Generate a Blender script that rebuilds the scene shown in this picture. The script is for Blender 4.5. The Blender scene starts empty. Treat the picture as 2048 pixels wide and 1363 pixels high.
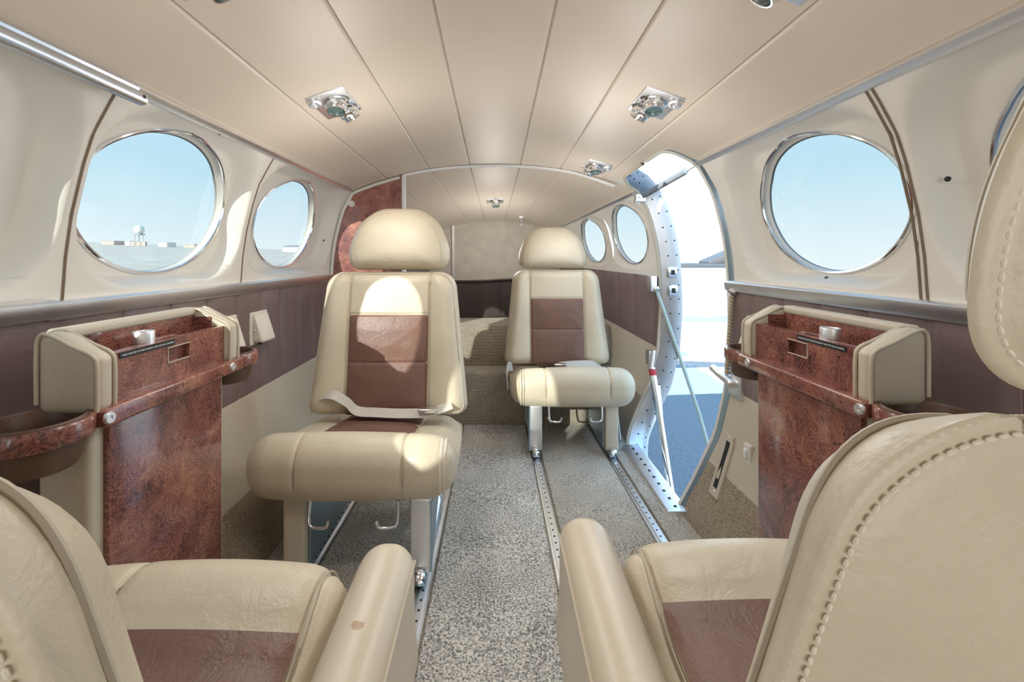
import bpy, bmesh, math, random
from mathutils import Vector, Matrix
random.seed(7)
sc = bpy.context.scene
COL = sc.collection
PI = math.pi
EYE = 0.72            # camera height over the cabin floor
FPX = 860.0           # focal length in pixels of the 2048 wide frame

# ------------------------------------------------------------------ materials
def new_mat(name):
    m = bpy.data.materials.new(name); m.use_nodes = True
    nt = m.node_tree
    return m, nt, nt.nodes['Principled BSDF']

def coords(nt, scale=(1, 1, 1), kind='Object'):
    tc = nt.nodes.new('ShaderNodeTexCoord'); mp = nt.nodes.new('ShaderNodeMapping')
    mp.inputs['Scale'].default_value = scale
    nt.links.new(tc.outputs[kind], mp.inputs['Vector'])
    return mp.outputs['Vector']

def noise(nt, vec, scale, detail=4, rough=.55, dist=0):
    n = nt.nodes.new('ShaderNodeTexNoise')
    n.inputs['Scale'].default_value = scale; n.inputs['Detail'].default_value = detail
    n.inputs['Roughness'].default_value = rough; n.inputs['Distortion'].default_value = dist
    nt.links.new(vec, n.inputs['Vector'])
    return n

def ramp(nt, fac, stops):
    r = nt.nodes.new('ShaderNodeValToRGB'); e = r.color_ramp.elements
    while len(e) < len(stops): e.new(.5)
    for el, (p, c) in zip(e, stops):
        el.position = p; el.color = (*c, 1)
    nt.links.new(fac, r.inputs['Fac'])
    return r.outputs['Color']

def bump(nt, height, strength, dist=.002, prev=None):
    b = nt.nodes.new('ShaderNodeBump'); b.inputs['Strength'].default_value = strength
    b.inputs['Distance'].default_value = dist
    nt.links.new(height, b.inputs['Height'])
    if prev: nt.links.new(prev, b.inputs['Normal'])
    return b.outputs['Normal']

def plain(name, col, rough=.5, metal=0, var=.06, nscale=9, bscale=None, bstr=.15, bdist=.001, coat=0, sheen=0, spec=.5):
    m, nt, p = new_mat(name)
    v = coords(nt)
    n = noise(nt, v, nscale)
    lo = tuple(max(0, c * (1 - var)) for c in col); hi = tuple(min(1, c * (1 + var)) for c in col)
    nt.links.new(ramp(nt, n.outputs['Fac'], [(.3, lo), (.7, hi)]), p.inputs['Base Color'])
    p.inputs['Roughness'].default_value = rough; p.inputs['Metallic'].default_value = metal
    p.inputs['Coat Weight'].default_value = coat; p.inputs['Sheen Weight'].default_value = sheen
    p.inputs['Specular IOR Level'].default_value = spec
    if bscale:
        nt.links.new(bump(nt, noise(nt, v, bscale, 3).outputs['Fac'], bstr, bdist), p.inputs['Normal'])
    return m

def leather(name, col, rough=.4, var=.07, grain=420, gstr=.22, wr=.35, stain=None):
    m, nt, p = new_mat(name)
    v = coords(nt)
    n = noise(nt, v, 7, 5)
    lo = tuple(c * (1 - var) for c in col); hi = tuple(min(1, c * (1 + var)) for c in col)
    colr = ramp(nt, n.outputs['Fac'], [(.3, lo), (.7, hi)])
    if stain:
        sub = nt.nodes.new('ShaderNodeVectorMath'); sub.operation = 'DISTANCE'
        n3 = noise(nt, v, 60, 3)
        add = nt.nodes.new('ShaderNodeVectorMath'); add.operation = 'MULTIPLY_ADD'
        nt.links.new(n3.outputs['Color'], add.inputs[0]); add.inputs[1].default_value = (.016, .016, .0); nt.links.new(v, add.inputs[2])
        nt.links.new(add.outputs[0], sub.inputs[0]); sub.inputs[1].default_value = (stain[0] + .008, stain[1] + .008, stain[2])
        f = nt.nodes.new('ShaderNodeMapRange'); f.inputs['From Min'].default_value = .0055; f.inputs['From Max'].default_value = .0075
        f.inputs['To Min'].default_value = .75; f.inputs['To Max'].default_value = 0
        nt.links.new(sub.outputs['Value'], f.inputs['Value'])
        mx = nt.nodes.new('ShaderNodeMix'); mx.data_type = 'RGBA'
        nt.links.new(f.outputs[0], mx.inputs['Factor']); nt.links.new(colr, mx.inputs['A']); mx.inputs['B'].default_value = (.36, .19, .08, 1)
        colr = mx.outputs['Result']
    nt.links.new(colr, p.inputs['Base Color'])
    p.inputs['Roughness'].default_value = rough
    vo = nt.nodes.new('ShaderNodeTexVoronoi'); vo.inputs['Scale'].default_value = grain
    nt.links.new(v, vo.inputs['Vector'])
    b1 = bump(nt, noise(nt, v, 22, 5, .6, .6).outputs['Fac'], wr, .004)
    nt.links.new(bump(nt, vo.outputs['Distance'], gstr, .0005, b1), p.inputs['Normal'])
    return m

def carpet_mat(name, dark, light, scale=330, ridge=0):
    m, nt, p = new_mat(name)
    v = coords(nt)
    n = noise(nt, v, scale, 3, .7); n2 = noise(nt, v, 9, 4); n4 = noise(nt, v, scale * .45, 2, .6)
    mth = nt.nodes.new('ShaderNodeMath'); mth.operation = 'MULTIPLY_ADD'; mth.inputs[1].default_value = .14
    nt.links.new(n2.outputs['Fac'], mth.inputs[0]); nt.links.new(n.outputs['Fac'], mth.inputs[2])
    nt.links.new(ramp(nt, mth.outputs[0], [(.45, dark), (.68, light)]), p.inputs['Base Color'])
    p.inputs['Roughness'].default_value = .95; p.inputs['Specular IOR Level'].default_value = .1
    p.inputs['Sheen Weight'].default_value = .25
    b = bump(nt, n.outputs['Fac'], .9, .004)
    b = bump(nt, n4.outputs['Fac'], .7, .005, b)
    b = bump(nt, noise(nt, v, 14, 3).outputs['Fac'], .5, .008, b)
    if ridge:
        w = nt.nodes.new('ShaderNodeTexWave'); w.bands_direction = 'Z'; w.inputs['Scale'].default_value = ridge
        w.inputs['Distortion'].default_value = 1.5; nt.links.new(v, w.inputs['Vector'])
        b = bump(nt, w.outputs['Fac'], .35, .004, b)
    nt.links.new(b, p.inputs['Normal'])
    return m

def burl_mat(name, gain=1.0):
    m, nt, p = new_mat(name)
    v = coords(nt)
    # swirled grain: warped noise bands, with knot clusters from voronoi
    wq = noise(nt, v, 12, 4, .6, .8)
    mad = nt.nodes.new('ShaderNodeVectorMath'); mad.operation = 'MULTIPLY_ADD'
    nt.links.new(wq.outputs['Color'], mad.inputs[0]); mad.inputs[1].default_value = (.115, .115, .115); nt.links.new(v, mad.inputs[2])
    vo = nt.nodes.new('ShaderNodeTexVoronoi'); vo.inputs['Scale'].default_value = 22; nt.links.new(mad.outputs[0], vo.inputs['Vector'])
    sn = nt.nodes.new('ShaderNodeMath'); sn.operation = 'MULTIPLY'; sn.inputs[1].default_value = 62
    nt.links.new(vo.outputs['Distance'], sn.inputs[0])
    sn2 = nt.nodes.new('ShaderNodeMath'); sn2.operation = 'SINE'; nt.links.new(sn.outputs[0], sn2.inputs[0])
    big = noise(nt, mad.outputs[0], 17, 6, .65)
    fine = noise(nt, mad.outputs[0], 120, 5, .75, 1.2)
    a = nt.nodes.new('ShaderNodeMath'); a.operation = 'MULTIPLY_ADD'; a.inputs[1].default_value = .13
    nt.links.new(sn2.outputs[0], a.inputs[0]); nt.links.new(big.outputs['Fac'], a.inputs[2])
    b = nt.nodes.new('ShaderNodeMath'); b.operation = 'MULTIPLY_ADD'; b.inputs[1].default_value = .45
    nt.links.new(fine.outputs['Fac'], b.inputs[0]); nt.links.new(a.outputs[0], b.inputs[2])
    g = lambda c: tuple(x * gain for x in c)
    colr = ramp(nt, b.outputs[0], [(.46, g((.045, .016, .016))), (.62, g((.12, .040, .034))), (.78, g((.18, .066, .050))), (.98, g((.28, .125, .078)))])
    # dark eyes of the burl
    v2 = nt.nodes.new('ShaderNodeTexVoronoi'); v2.inputs['Scale'].default_value = 80; nt.links.new(mad.outputs[0], v2.inputs['Vector'])
    eye = nt.nodes.new('ShaderNodeMapRange'); eye.inputs['From Min'].default_value = .10; eye.inputs['From Max'].default_value = .26
    eye.inputs['To Min'].default_value = 1; eye.inputs['To Max'].default_value = 0
    nt.links.new(v2.outputs['Distance'], eye.inputs['Value'])
    msk = nt.nodes.new('ShaderNodeMath'); msk.operation = 'MULTIPLY'
    mr = nt.nodes.new('ShaderNodeMapRange'); mr.inputs['From Min'].default_value = .44; mr.inputs['From Max'].default_value = .56
    nt.links.new(noise(nt, v, 30, 2).outputs['Fac'], mr.inputs['Value'])
    nt.links.new(eye.outputs[0], msk.inputs[0]); nt.links.new(mr.outputs[0], msk.inputs[1])
    mx = nt.nodes.new('ShaderNodeMix'); mx.data_type = 'RGBA'
    nt.links.new(msk.outputs[0], mx.inputs['Factor']); nt.links.new(colr, mx.inputs['A']); mx.inputs['B'].default_value = (.03, .009, .008, 1)
    nt.links.new(mx.outputs['Result'], p.inputs['Base Color'])
    p.inputs['Roughness'].default_value = .22; p.inputs['Coat Weight'].default_value = .6; p.inputs['Coat Roughness'].default_value = .08
    return m

def metal(name, col, rough=.25, bscale=60, bstr=.05):
    return plain(name, col, rough, 1, .05, 20, bscale, bstr)

M = dict(
    headliner=plain('headliner vinyl', (.70, .605, .50), .42, 0, .025, 4, 300, .06),
    panel=plain('cream wall panel', (.73, .70, .64), .5, 0, .02, 4, 350, .08),
    leather=leather('beige leather', (.61, .53, .395)),
    leather_near=leather('beige leather soft', (.61, .53, .395), .38, .05, 300, .25, .6),
    leather_arm=leather('beige leather armrest', (.63, .545, .42), .34, .05, 420, .2, .2),
    brown=leather('brown leather', (.18, .092, .066), .42, .12, 300, .35, .7),
    wall_brown=leather('dark brown wall leather', (.20, .145, .14), .36, .1, 260, .4, .5),
    wall_tan=leather('tan wall leather', (.52, .46, .36), .45),
    thread=plain('beige thread', (.76, .69, .56), .6),
    piping=plain('tan piping', (.50, .44, .34), .5),
    seamline=plain('dark seam thread', (.20, .15, .10), .8),  # dark line along the wall panel joints
    chrome=metal('polished chrome', (.82, .83, .85), .12),
    alu=metal('brushed aluminium', (.84, .84, .85), .38, 120, .1),
    jamb=metal('bright riveted aluminium', (.60, .63, .67), .3, 30, .3),
    bluelit_metal=metal('blue lit metal', (.38, .52, .64), .32),  # blue skylight on bare metal put into the base colour
    dark=plain('black slot', (.012, .012, .014), .6),
    black=plain('black placard', (.008, .012, .016), .5),
    white=plain('white paint', (.82, .82, .80), .4),
    plastic=plain('cream plastic', (.74, .70, .62), .35),
    belt=plain('grey beige webbing', (.55, .52, .46), .55, 0, .08, 200, 600, .4),
    carpet=carpet_mat('beige carpet', (.15, .13, .10), (.78, .70, .58)),
    carpet_aisle=carpet_mat('aisle carpet', (.13, .125, .115), (.86, .81, .72), 230),
    carpet_tan=carpet_mat('tan carpet lining', (.15, .105, .065), (.56, .45, .31), 360),
    carpet_step=carpet_mat('ribbed step carpet', (.14, .115, .085), (.52, .45, .35), 360, 22),
    fabric=plain('grey beige felt', (.56, .51, .43), .9, 0, .1, 14, 500, .3),
    pocket=plain('dark brown cloth', (.045, .032, .028), .8, 0, .15, 8, 300, .3),
    burl=burl_mat('burl wood', 1.4), burl_light=burl_mat('burl wood partition', 2.0),
    cup=leather('brown cup vinyl', (.10, .055, .035), .4),
    cablem=plain('grey green cable sleeve', (.42, .50, .47), .4),
    red=plain('red marking band', (.45, .03, .04), .4),
    rubber=plain('grey rubber seal', (.06, .06, .065), .6),
    strut=plain('pale grey paint', (.13, .145, .16), .4), greyp=plain('grey wing paint', (.05, .058, .066), .5),
    stitchbrown=plain('brown stitching', (.30, .22, .19), .7), lens=plain('lamp lens', (.10, .16, .15), .08),
    cord=plain('tan plaited cord', (.5, .43, .31), .7),
)
def glass_mat():
    m = bpy.data.materials.new('tinted window acrylic'); m.use_nodes = True; nt = m.node_tree
    nt.nodes.remove(nt.nodes['Principled BSDF']); out = nt.nodes['Material Output']
    t = nt.nodes.new('ShaderNodeBsdfTransparent'); t.inputs['Color'].default_value = (.285, .315, .32, 1)
    g = nt.nodes.new('ShaderNodeBsdfGlossy'); g.inputs['Roughness'].default_value = .02
    lw = nt.nodes.new('ShaderNodeLayerWeight'); lw.inputs['Blend'].default_value = .5
    pw = nt.nodes.new('ShaderNodeMath'); pw.operation = 'POWER'; pw.inputs[1].default_value = 4
    nt.links.new(lw.outputs['Facing'], pw.inputs[0])
    fr = nt.nodes.new('ShaderNodeMath'); fr.operation = 'MULTIPLY_ADD'; fr.inputs[1].default_value = .35; fr.inputs[2].default_value = .03
    nt.links.new(pw.outputs[0], fr.inputs[0])
    n = noise(nt, coords(nt), 3)
    nt.links.new(ramp(nt, n.outputs['Fac'], [(.4, (.95, .97, 1)), (.6, (1, 1, 1))]), g.inputs['Color'])
    mx = nt.nodes.new('ShaderNodeMixShader')
    nt.links.new(fr.outputs[0], mx.inputs[0]); nt.links.new(t.outputs[0], mx.inputs[1]); nt.links.new(g.outputs[0], mx.inputs[2])
    nt.links.new(mx.outputs[0], out.inputs['Surface'])
    return m
M['glass'] = glass_mat()

# ------------------------------------------------------------------ mesh builder
def ss(a, b, x):
    t = max(0., min(1., (x - a) / (b - a))); return t * t * (3 - 2 * t)
def lerp(a, b, t): return a + (b - a) * t
def table(tb, x):
    if x <= tb[0][0]: return tb[0][1]
    for (x0, y0), (x1, y1) in zip(tb, tb[1:]):
        if x <= x1: return lerp(y0, y1, (x - x0) / (x1 - x0))
    return tb[-1][1]
def lin(a, b, n): return [lerp(a, b, i / (n - 1)) for i in range(n)]

class MB:
    def __init__(s): s.v = []; s.f = []; s.m = []; s.mi = 0
    def face(s, idx): s.f.append(tuple(idx)); s.m.append(s.mi)
    def grid(s, fn, us, vs, closeu=False, closev=False):
        b = len(s.v); nu, nv = len(us), len(vs)
        for u in us:
            for w in vs: s.v.append(Vector(fn(u, w)))
        for i in range(nu if closeu else nu - 1):
            for j in range(nv if closev else nv - 1):
                i2, j2 = (i + 1) % nu, (j + 1) % nv
                s.face((b + i * nv + j, b + i2 * nv + j, b + i2 * nv + j2, b + i * nv + j2))
        return b
    def rings(s, rs, cap0=False, cap1=False):
        b = len(s.v); n = len(rs[0])
        for r in rs: s.v.extend(Vector(p) for p in r)
        for i in range(len(rs) - 1):
            for j in range(n):
                k = (j + 1) % n
                s.face((b + i * n + j, b + (i + 1) * n + j, b + (i + 1) * n + k, b + i * n + k))
        if cap0: s.face([b + j for j in range(n)])
        if cap1: s.face([b + (len(rs) - 1) * n + j for j in range(n)][::-1])
        return b
    def box(s, x0, x1, y0, y1, z0, z1, r=0, n=3, fn=None, ex=(), ey=(), ez=()):
        if r <= 0:
            b = len(s.v)
            for x in (x0, x1):
                for y in (y0, y1):
                    for z in (z0, z1): s.v.append(Vector(fn(x, y, z) if fn else (x, y, z)))
            for f in ((0, 1, 3, 2), (4, 6, 7, 5), (0, 4, 5, 1), (2, 3, 7, 6), (0, 2, 6, 4), (1, 5, 7, 3)): s.face([b + i for i in f])
            return
        lo = (x0, y0, z0); hi = (x1, y1, z1); ext = (ex, ey, ez)
        r = min(r, *((h - l) / 2 * .999 for l, h in zip(lo, hi)))
        ax = []
        for a in range(3):
            t = [r - r * math.tan(PI / 4 * (1 - i / n)) for i in range(n + 1)]
            c = [lo[a] + q for q in t] + list(ext[a]) + [hi[a] - q for q in t[::-1]]
            c = sorted(set(round(q, 6) for q in c)); ax.append(c)
        cache = {}
        def vert(p):
            k = tuple(round(q, 6) for q in p)
            if k in cache: return cache[k]
            q = [max(lo[a] + r, min(hi[a] - r, p[a])) for a in range(3)]
            d = Vector(p) - Vector(q)
            o = Vector(q) + (d.normalized() * r if d.length > 1e-9 else Vector())
            if fn: o = Vector(fn(*o))
            s.v.append(o); cache[k] = len(s.v) - 1
            return cache[k]
        for a in range(3):
            b_, c_ = (a + 1) % 3, (a + 2) % 3
            for side in (lo[a], hi[a]):
                for i in range(len(ax[b_]) - 1):
                    for j in range(len(ax[c_]) - 1):
                        q = []
                        for (ii, jj) in ((i, j), (i + 1, j), (i + 1, j + 1), (i, j + 1)):
                            p = [0, 0, 0]; p[a] = side; p[b_] = ax[b_][ii]; p[c_] = ax[c_][jj]; q.append(vert(p))
                        s.face(q if side == hi[a] else q[::-1])
    def tube(s, path, r, n=10, caps=True, flat=None):
        P = [Vector(p) for p in path]; rs = []
        up = None
        for i, p in enumerate(P):
            t = (P[min(i + 1, len(P) - 1)] - P[max(i - 1, 0)]).normalized()
            if up is None:
                up = Vector((0, 0, 1)) if abs(t.z) < .9 else Vector((1, 0, 0))
            a = (up - t * up.dot(t)).normalized(); b = t.cross(a); up = a
            rr = r[i] if isinstance(r, (list, tuple)) else r
            rs.append([p + (a * math.cos(2 * PI * k / n) + b * math.sin(2 * PI * k / n)) * rr for k in range(n)])
        s.rings(rs, caps, caps)
    def lathe(s, prof, origin, axis, n=24):
        A = Vector(axis).normalized(); u = A.orthogonal().normalized(); w = A.cross(u); o = Vector(origin)
        rs = [[o + A * h + (u * math.cos(2 * PI * k / n) + w * math.sin(2 * PI * k / n)) * max(r, 1e-5) for k in range(n)] for r, h in prof]
        s.rings(rs)
    def ribbon(s, path, width, thick=.0015):
        P = [Vector(p) for p in path]
        rs = []
        for i, p in enumerate(P):
            t = (P[min(i + 1, len(P) - 1)] - P[max(i - 1, 0)]).normalized()
            w = Vector(width[i] if isinstance(width, list) else width)
            w = w - t * w.dot(t)
            nn = t.cross(w).normalized() * thick
            rs.append([p + w + nn, p - w + nn, p - w - nn, p + w - nn])
        s.rings(rs, True, True)
    def displace(s, fn):
        me = bpy.data.meshes.new('t'); me.from_pydata([tuple(v) for v in s.v], [], s.f); me.update()
        ns = [v.normal.copy() for v in me.vertices]; bpy.data.meshes.remove(me)
        for i, n in enumerate(ns): s.v[i] = s.v[i] + n * fn(s.v[i], n)
        return s
    def xf(s, fn):
        s.v = [Vector(fn(p)) for p in s.v]; return s

def spline(pts, n=8):
    P = [Vector(p) for p in pts]; out = []
    for i in range(len(P) - 1):
        p0, p1, p2, p3 = P[max(i - 1, 0)], P[i], P[i + 1], P[min(i + 2, len(P) - 1)]
        for k in range(n):
            t = k / n
            out.append(.5 * ((2 * p1) + (p2 - p0) * t + (2 * p0 - 5 * p1 + 4 * p2 - p3) * t * t + (3 * p1 - p0 - 3 * p2 + p3) * t ** 3))
    out.append(P[-1]); return out

def add(name, mb, mat, parent=None, smooth=True, local=False, base=True, angle=40):
    """one mesh object; world coordinates unless local"""
    me = bpy.data.meshes.new(name)
    if parent is not None:
        r = parent
        while r.parent is not None: r = r.parent
        off = Vector((0, 0, 0)) if local else r.location.copy()
    elif base:
        xs = [v.x for v in mb.v]; ys = [v.y for v in mb.v]; zs = [v.z for v in mb.v]
        off = Vector(((min(xs) + max(xs)) / 2, (min(ys) + max(ys)) / 2, min(zs)))
    else: off = Vector((0, 0, 0))
    me.from_pydata([tuple(v - off) for v in mb.v], [], mb.f)
    for m in (mat if isinstance(mat, list) else [mat]): me.materials.append(m)
    if any(mb.m):
        for p, i in zip(me.polygons, mb.m): p.material_index = i
    bm = bmesh.new(); bm.from_mesh(me)
    bmesh.ops.remove_doubles(bm, verts=bm.verts, dist=1e-6)
    bmesh.ops.recalc_face_normals(bm, faces=bm.faces)
    for f in bm.faces: f.smooth = smooth
    if smooth:
        ca = math.radians(angle)
        for e in bm.edges:
            if len(e.link_faces) == 2 and e.calc_face_angle(0) > ca: e.smooth = False
    bm.to_mesh(me); bm.free()
    o = bpy.data.objects.new(name, me); COL.objects.link(o)
    if parent is not None: o.parent = parent
    else: o.location = off
    return o

def tag(o, label, cat, group=None, kind=None):
    o['label'] = label; o['category'] = cat
    if group: o['group'] = group
    if kind: o['kind'] = kind
    return o
def empty(name, loc, label, cat, group=None, kind=None, rz=0):
    o = bpy.data.objects.new(name, None); o.empty_display_size = .05; COL.objects.link(o)
    o.location = loc; o.rotation_euler = (0, 0, rz)
    return tag(o, label, cat, group, kind)

# ------------------------------------------------------------------ the cabin shell (X across, Y aft, Z up)
WALLX = [(-.08, .525), (-.05, .535), (0, .555), (.06, .588), (.13, .622), (.2, .655), (.34, .688), (.5, .699), (.64, .696), (.72, .69), (.79, .68), (.87, .661), (.92, .645), (.97, .618), (1.0, .60)]
def wx(z): return table(WALLX, z)
YT = 1.85
def kk(y): return 1 if y < YT else max(.5, 1 - .5375 * (y - YT))
def S(x, y, z):
    k = kk(y); return (x * k, y, EYE + (z - EYE) * k)
def zc(y): return EYE + table([(-1.5, .47), (.4, .462), (.74, .442), (1.85, .388), (3, .388)], y)
def zceil(x, y):
    c = zc(y); return c - (c - 1.0) * (min(abs(x), .6) / .6) ** 2.3
def fz(y): return -.0174 * y
YF, YB, YP = -1.45, 2.64, 1.81      # front bulkhead, rear wall, partition
DY0, DY1, DX = 1.275, 1.80, .505    # doorway

# --- floor
fl = MB(); fl.grid(lambda x, y: (x, y, fz(y) - .004), lin(-.56, .56, 3), lin(YF, 1.96, 20))
floor = tag(add('floor', fl, M['carpet'], base=False), 'cabin floor under the carpet sections', 'floor', kind='structure')
def carpet(x0, x1, y0, y1, mat):
    b = MB()
    def f(x, y, z): return (x, y, fz(y) + z)
    b.box(x0, x1, y0, y1, -.003, .008, .004, 2, f, ey=lin(y0 + .02, y1 - .02, 30))
    add('carpet_section', b, mat, floor)
carpet(-.138, .136, -.6, 1.925, M['carpet_aisle'])
carpet(.176, .415, -.6, 1.925, M['carpet']); carpet(.456, .52, -.6, 1.7, M['carpet'])
carpet(-.418, -.178, -.6, 1.80, M['carpet']); carpet(-.553, -.458, -.6, 1.80, M['carpet'])

for x, lb in ((.156, 'perforated steel seat track on the right edge of the aisle carpet'), (-.158, 'perforated steel seat track on the left edge of the aisle carpet'),
              (.436, 'perforated steel seat track on the floor beside the doorway'), (-.438, 'perforated steel seat track on the floor along the left wall')):
    b = MB()
    y0, y1 = -.4, 1.9 if x > 0 else 1.79
    def f(x_, y, z): return (x_, y, fz(y) + z)
    b.box(x - .014, x + .014, y0, y1, -.003, .0015, 0, 1, f)
    b.box(x - .0065, x + .0065, y0, y1, .0015, .007, 0, 1, f)
    b.mi = 1
    y = y0 + .02
    while y < y1:
        b.lathe([(0, .0074), (.0029, .0074), (.0029, .0071)], (x, y, fz(y)), (0, 0, 1), 10); y += .027
    tag(add('seat_track', b, [M['alu'], M['dark']]), lb, 'seat track', 'seat tracks in the floor')

# --- side wall pieces
def wall_strip(sg, ya, yb, za, zb, ny, nz, pad=None):
    b = MB()
    def f(y, z):
        x = wx(z)
        if pad: x -= pad(y, z)
        p = S(x, y, z); return (sg * p[0], p[1], p[2])
    b.grid(f, lin(ya, yb, ny), lin(za, zb, nz)); return b
def quilt(y, z):
    d = abs(((y + .02) / .118) % 1 - .5) * .118 * 2 / 2
    d = .059 - d
    return .005 * (1 - math.exp(-(d / .012) ** 2)) * ss(.335, .35, z) * ss(.645, .63, z)
def merge(*bs):
    o = MB()
    for b in bs:
        k = len(o.v); o.v += b.v; o.f += [tuple(i + k for i in f) for f in b.f]; o.m += b.m
    return o

ZC_W, AW, BW = .836, .205, .150
def recess(y, z, yc, hy, D):
    hz, r = .169, .125
    qy, qz = abs(y - yc) - (hy - r), abs(z - .832) - (hz - r)
    d = math.hypot(max(qy, 0), max(qz, 0)) + min(max(qy, qz), 0) - r
    return D * ss(.003, -.024, d)
def window_bay(sg, y0, y1, yc, z0=.64, z1=1.0, a=AW, b_=BW, D=.05, hy=None):
    """panel with recess and an oval hole"""
    hy = hy or min(yc - y0, y1 - yc) - .012
    angs = sorted(set([2 * PI * i / 112 for i in range(112)] + [math.atan2(zz - ZC_W, yy - yc) % (2 * PI) for yy in (y0, y1) for zz in (z0, z1)]))
    def P(y, z, extra=0):
        p = S(wx(z) + recess(y, z, yc, hy, D) + extra, y, z); return (sg * p[0], p[1], p[2])
    rs = []
    for i in range(26):
        t = i / 25; ring = []
        for an in angs:
            c, s_ = math.cos(an), math.sin(an)
            e = (yc + a * c, ZC_W + b_ * s_)
            q = 1e9
            if c > 1e-9: q = min(q, (y1 - yc) / c)
            if c < -1e-9: q = min(q, (y0 - yc) / c)
            if s_ > 1e-9: q = min(q, (z1 - ZC_W) / s_)
            if s_ < -1e-9: q = min(q, (z0 - ZC_W) / s_)
            o = (yc + q * c, ZC_W + q * s_)
            ring.append(P(lerp(e[0], o[0], t), lerp(e[1], o[1], t)))
        rs.append(ring)
    m = MB(); m.rings(rs)
    # window: frame, reveal, pane
    N = 72
    def E(k, s, x):
        an = 2 * PI * k / N; y, z = yc + a * s * math.cos(an), ZC_W + b_ * s * math.sin(an)
        p = S(x(y, z), y, z); return (sg * p[0], p[1], p[2])
    fr = MB()
    hole = lambda y, z: wx(z) + recess(y, z, yc, hy, D)
    deep = lambda y, z: wx(z) + D + .016
    fr.rings([[E(k, .999, hole) for k in range(N)], [E(k, .995, lambda y, z: max(hole(y, z), wx(z) + D) + .006) for k in range(N)],
              [E(k, .965, deep) for k in range(N)], [E(k, .955, lambda y, z: deep(y, z) + .004) for k in range(N)]])
    ring = [E(k, .992, lambda y, z: max(hole(y, z), wx(z) + D * .8) - .001) for k in range(N)]
    tb = MB(); tb.tube(ring + ring[:1], .0042, 8, False)
    pn = MB(); pn.rings([[E(k, q, deep) for k in range(N)] for q in (.985, .8, .6, .4, .2, .02)], False, True)
    return m, fr, tb, pn
WN = [0]
def add_window(parts, label):
    m, fr, tb, pn = parts; WN[0] += 1
    root = empty('window_%d' % WN[0], tuple(fr.v[0]), label, 'window', 'cabin windows', 'structure')
    add('window_frame', fr, M['panel'], root); add('frame_ring', tb, M['chrome'], root); add('pane', pn, M['glass'], root)
    return m

def seam_tube(sg, y, mat=None, z0=.645, z1=.998):
    b = MB(); b.tube([(sg * (wx(z) - .0005), y, z) for z in lin(z0, z1, 24)], .0022, 6); return b
def screw_heads(sg, pts):
    b = MB()
    for y, z, dx in pts:
        b.lathe([(0, .002), (.0028, .0015), (.004, 0), (.004, -.003)], (sg * (wx(z) + dx), y, z), (-sg, 0, .15), 10)
    return b

upL = []
LW = [(-1.45, -.95, -1.2, None), (-.95, -.42, -.68, None), (-.42, .12, -.15, None), (.12, .69, .41, 'oval window at the left edge beside the front left seat, outside the frame'),
      (.69, 1.175, .93, 'large oval left window showing the white radome on the horizon'), (1.175, YP, 1.485, 'smaller looking oval left window between the seat back and the burl partition')]
for y0, y1, yc, lb in LW:
    if y1 < -.3: continue
    upL.append(add_window(window_bay(-1, y0, y1, yc), lb or 'oval window in the forward left wall behind the viewer'))
upL.append(wall_strip(-1, -1.45, -.42, .64, 1.0, 12, 12)); upL.append(wall_strip(-1, YP, YB, .64, 1.0, 12, 12))
wallL = tag(add('wall_left', merge(*upL), M['panel'], base=False), 'cream moulded left cabin wall with oval window recesses', 'wall', kind='structure')
add('quilted_panel', wall_strip(-1, YF, YP, .34, .64, 420, 10, quilt), M['wall_brown'], wallL)
add('tan_panel', wall_strip(-1, YF, YB, .13, .34, 40, 8), M['wall_tan'], wallL)
add('carpet_lining', wall_strip(-1, YF, YB, -.08, .13, 40, 8), M['carpet_tan'], wallL)
add('quilted_panel', wall_strip(-1, YP, YB, .34, .64, 12, 8), M['wall_brown'], wallL)
for y in (.69, 1.175): add('panel_seam', seam_tube(-1, y), M['seamline'], wallL)
add('screw', screw_heads(-1, [(1.155, .80, .015)]), M['dark'], wallL)
add('screw', screw_heads(-1, [(.93, .672, .03)]), M['dark'], wallL)
add('screw', screw_heads(-1, [(.95, .995, .004)]), M['dark'], wallL)
add('screw', screw_heads(-1, [(1.74, .79, .012)]), M['dark'], wallL)

def stitch_lines(sg, ya, yb, wall):
    k = math.ceil((ya + .02) / .118)
    while k * .118 - .02 < yb:
        y = k * .118 - .02
        b = MB(); b.tube([(sg * (S(wx(z), y, z)[0] - .0006), y, S(wx(z), y, z)[2]) for z in lin(.35, .632, 14)], .0009, 5); add('stitch_line', b, M['stitchbrown'], wall); k += 1
stitch_lines(-1, .1, YP, wallL)
upR = []
for y0, y1, yc, lb in ((-.45, .12, -.15, 'oval window in the forward right wall behind the viewer'), (.12, .69, .415, 'oval right window at the frame edge behind the front headrest'),
                       (.69, DY0, .945, 'large oval right window beside the open doorway, plain blue sky')):
    upR.append(add_window(window_bay(1, y0, y1, yc, hy=(.252 if yc > .9 else None)), lb))
upR.append(wall_strip(1, YF, -.45, .64, 1.0, 12, 12))
aft = []
for y0, y1, yc, a, lb in ((1.80, 2.13, 1.998, .112, 'oval window just aft of the doorway on the right'), (2.13, YB, 2.28, .098, 'rearmost small oval window on the right, above the last seat')):
    aft.append(add_window(window_bay(1, y0, y1, yc, a=a, b_=.148, D=.012, hy=.15), lb))
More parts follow.
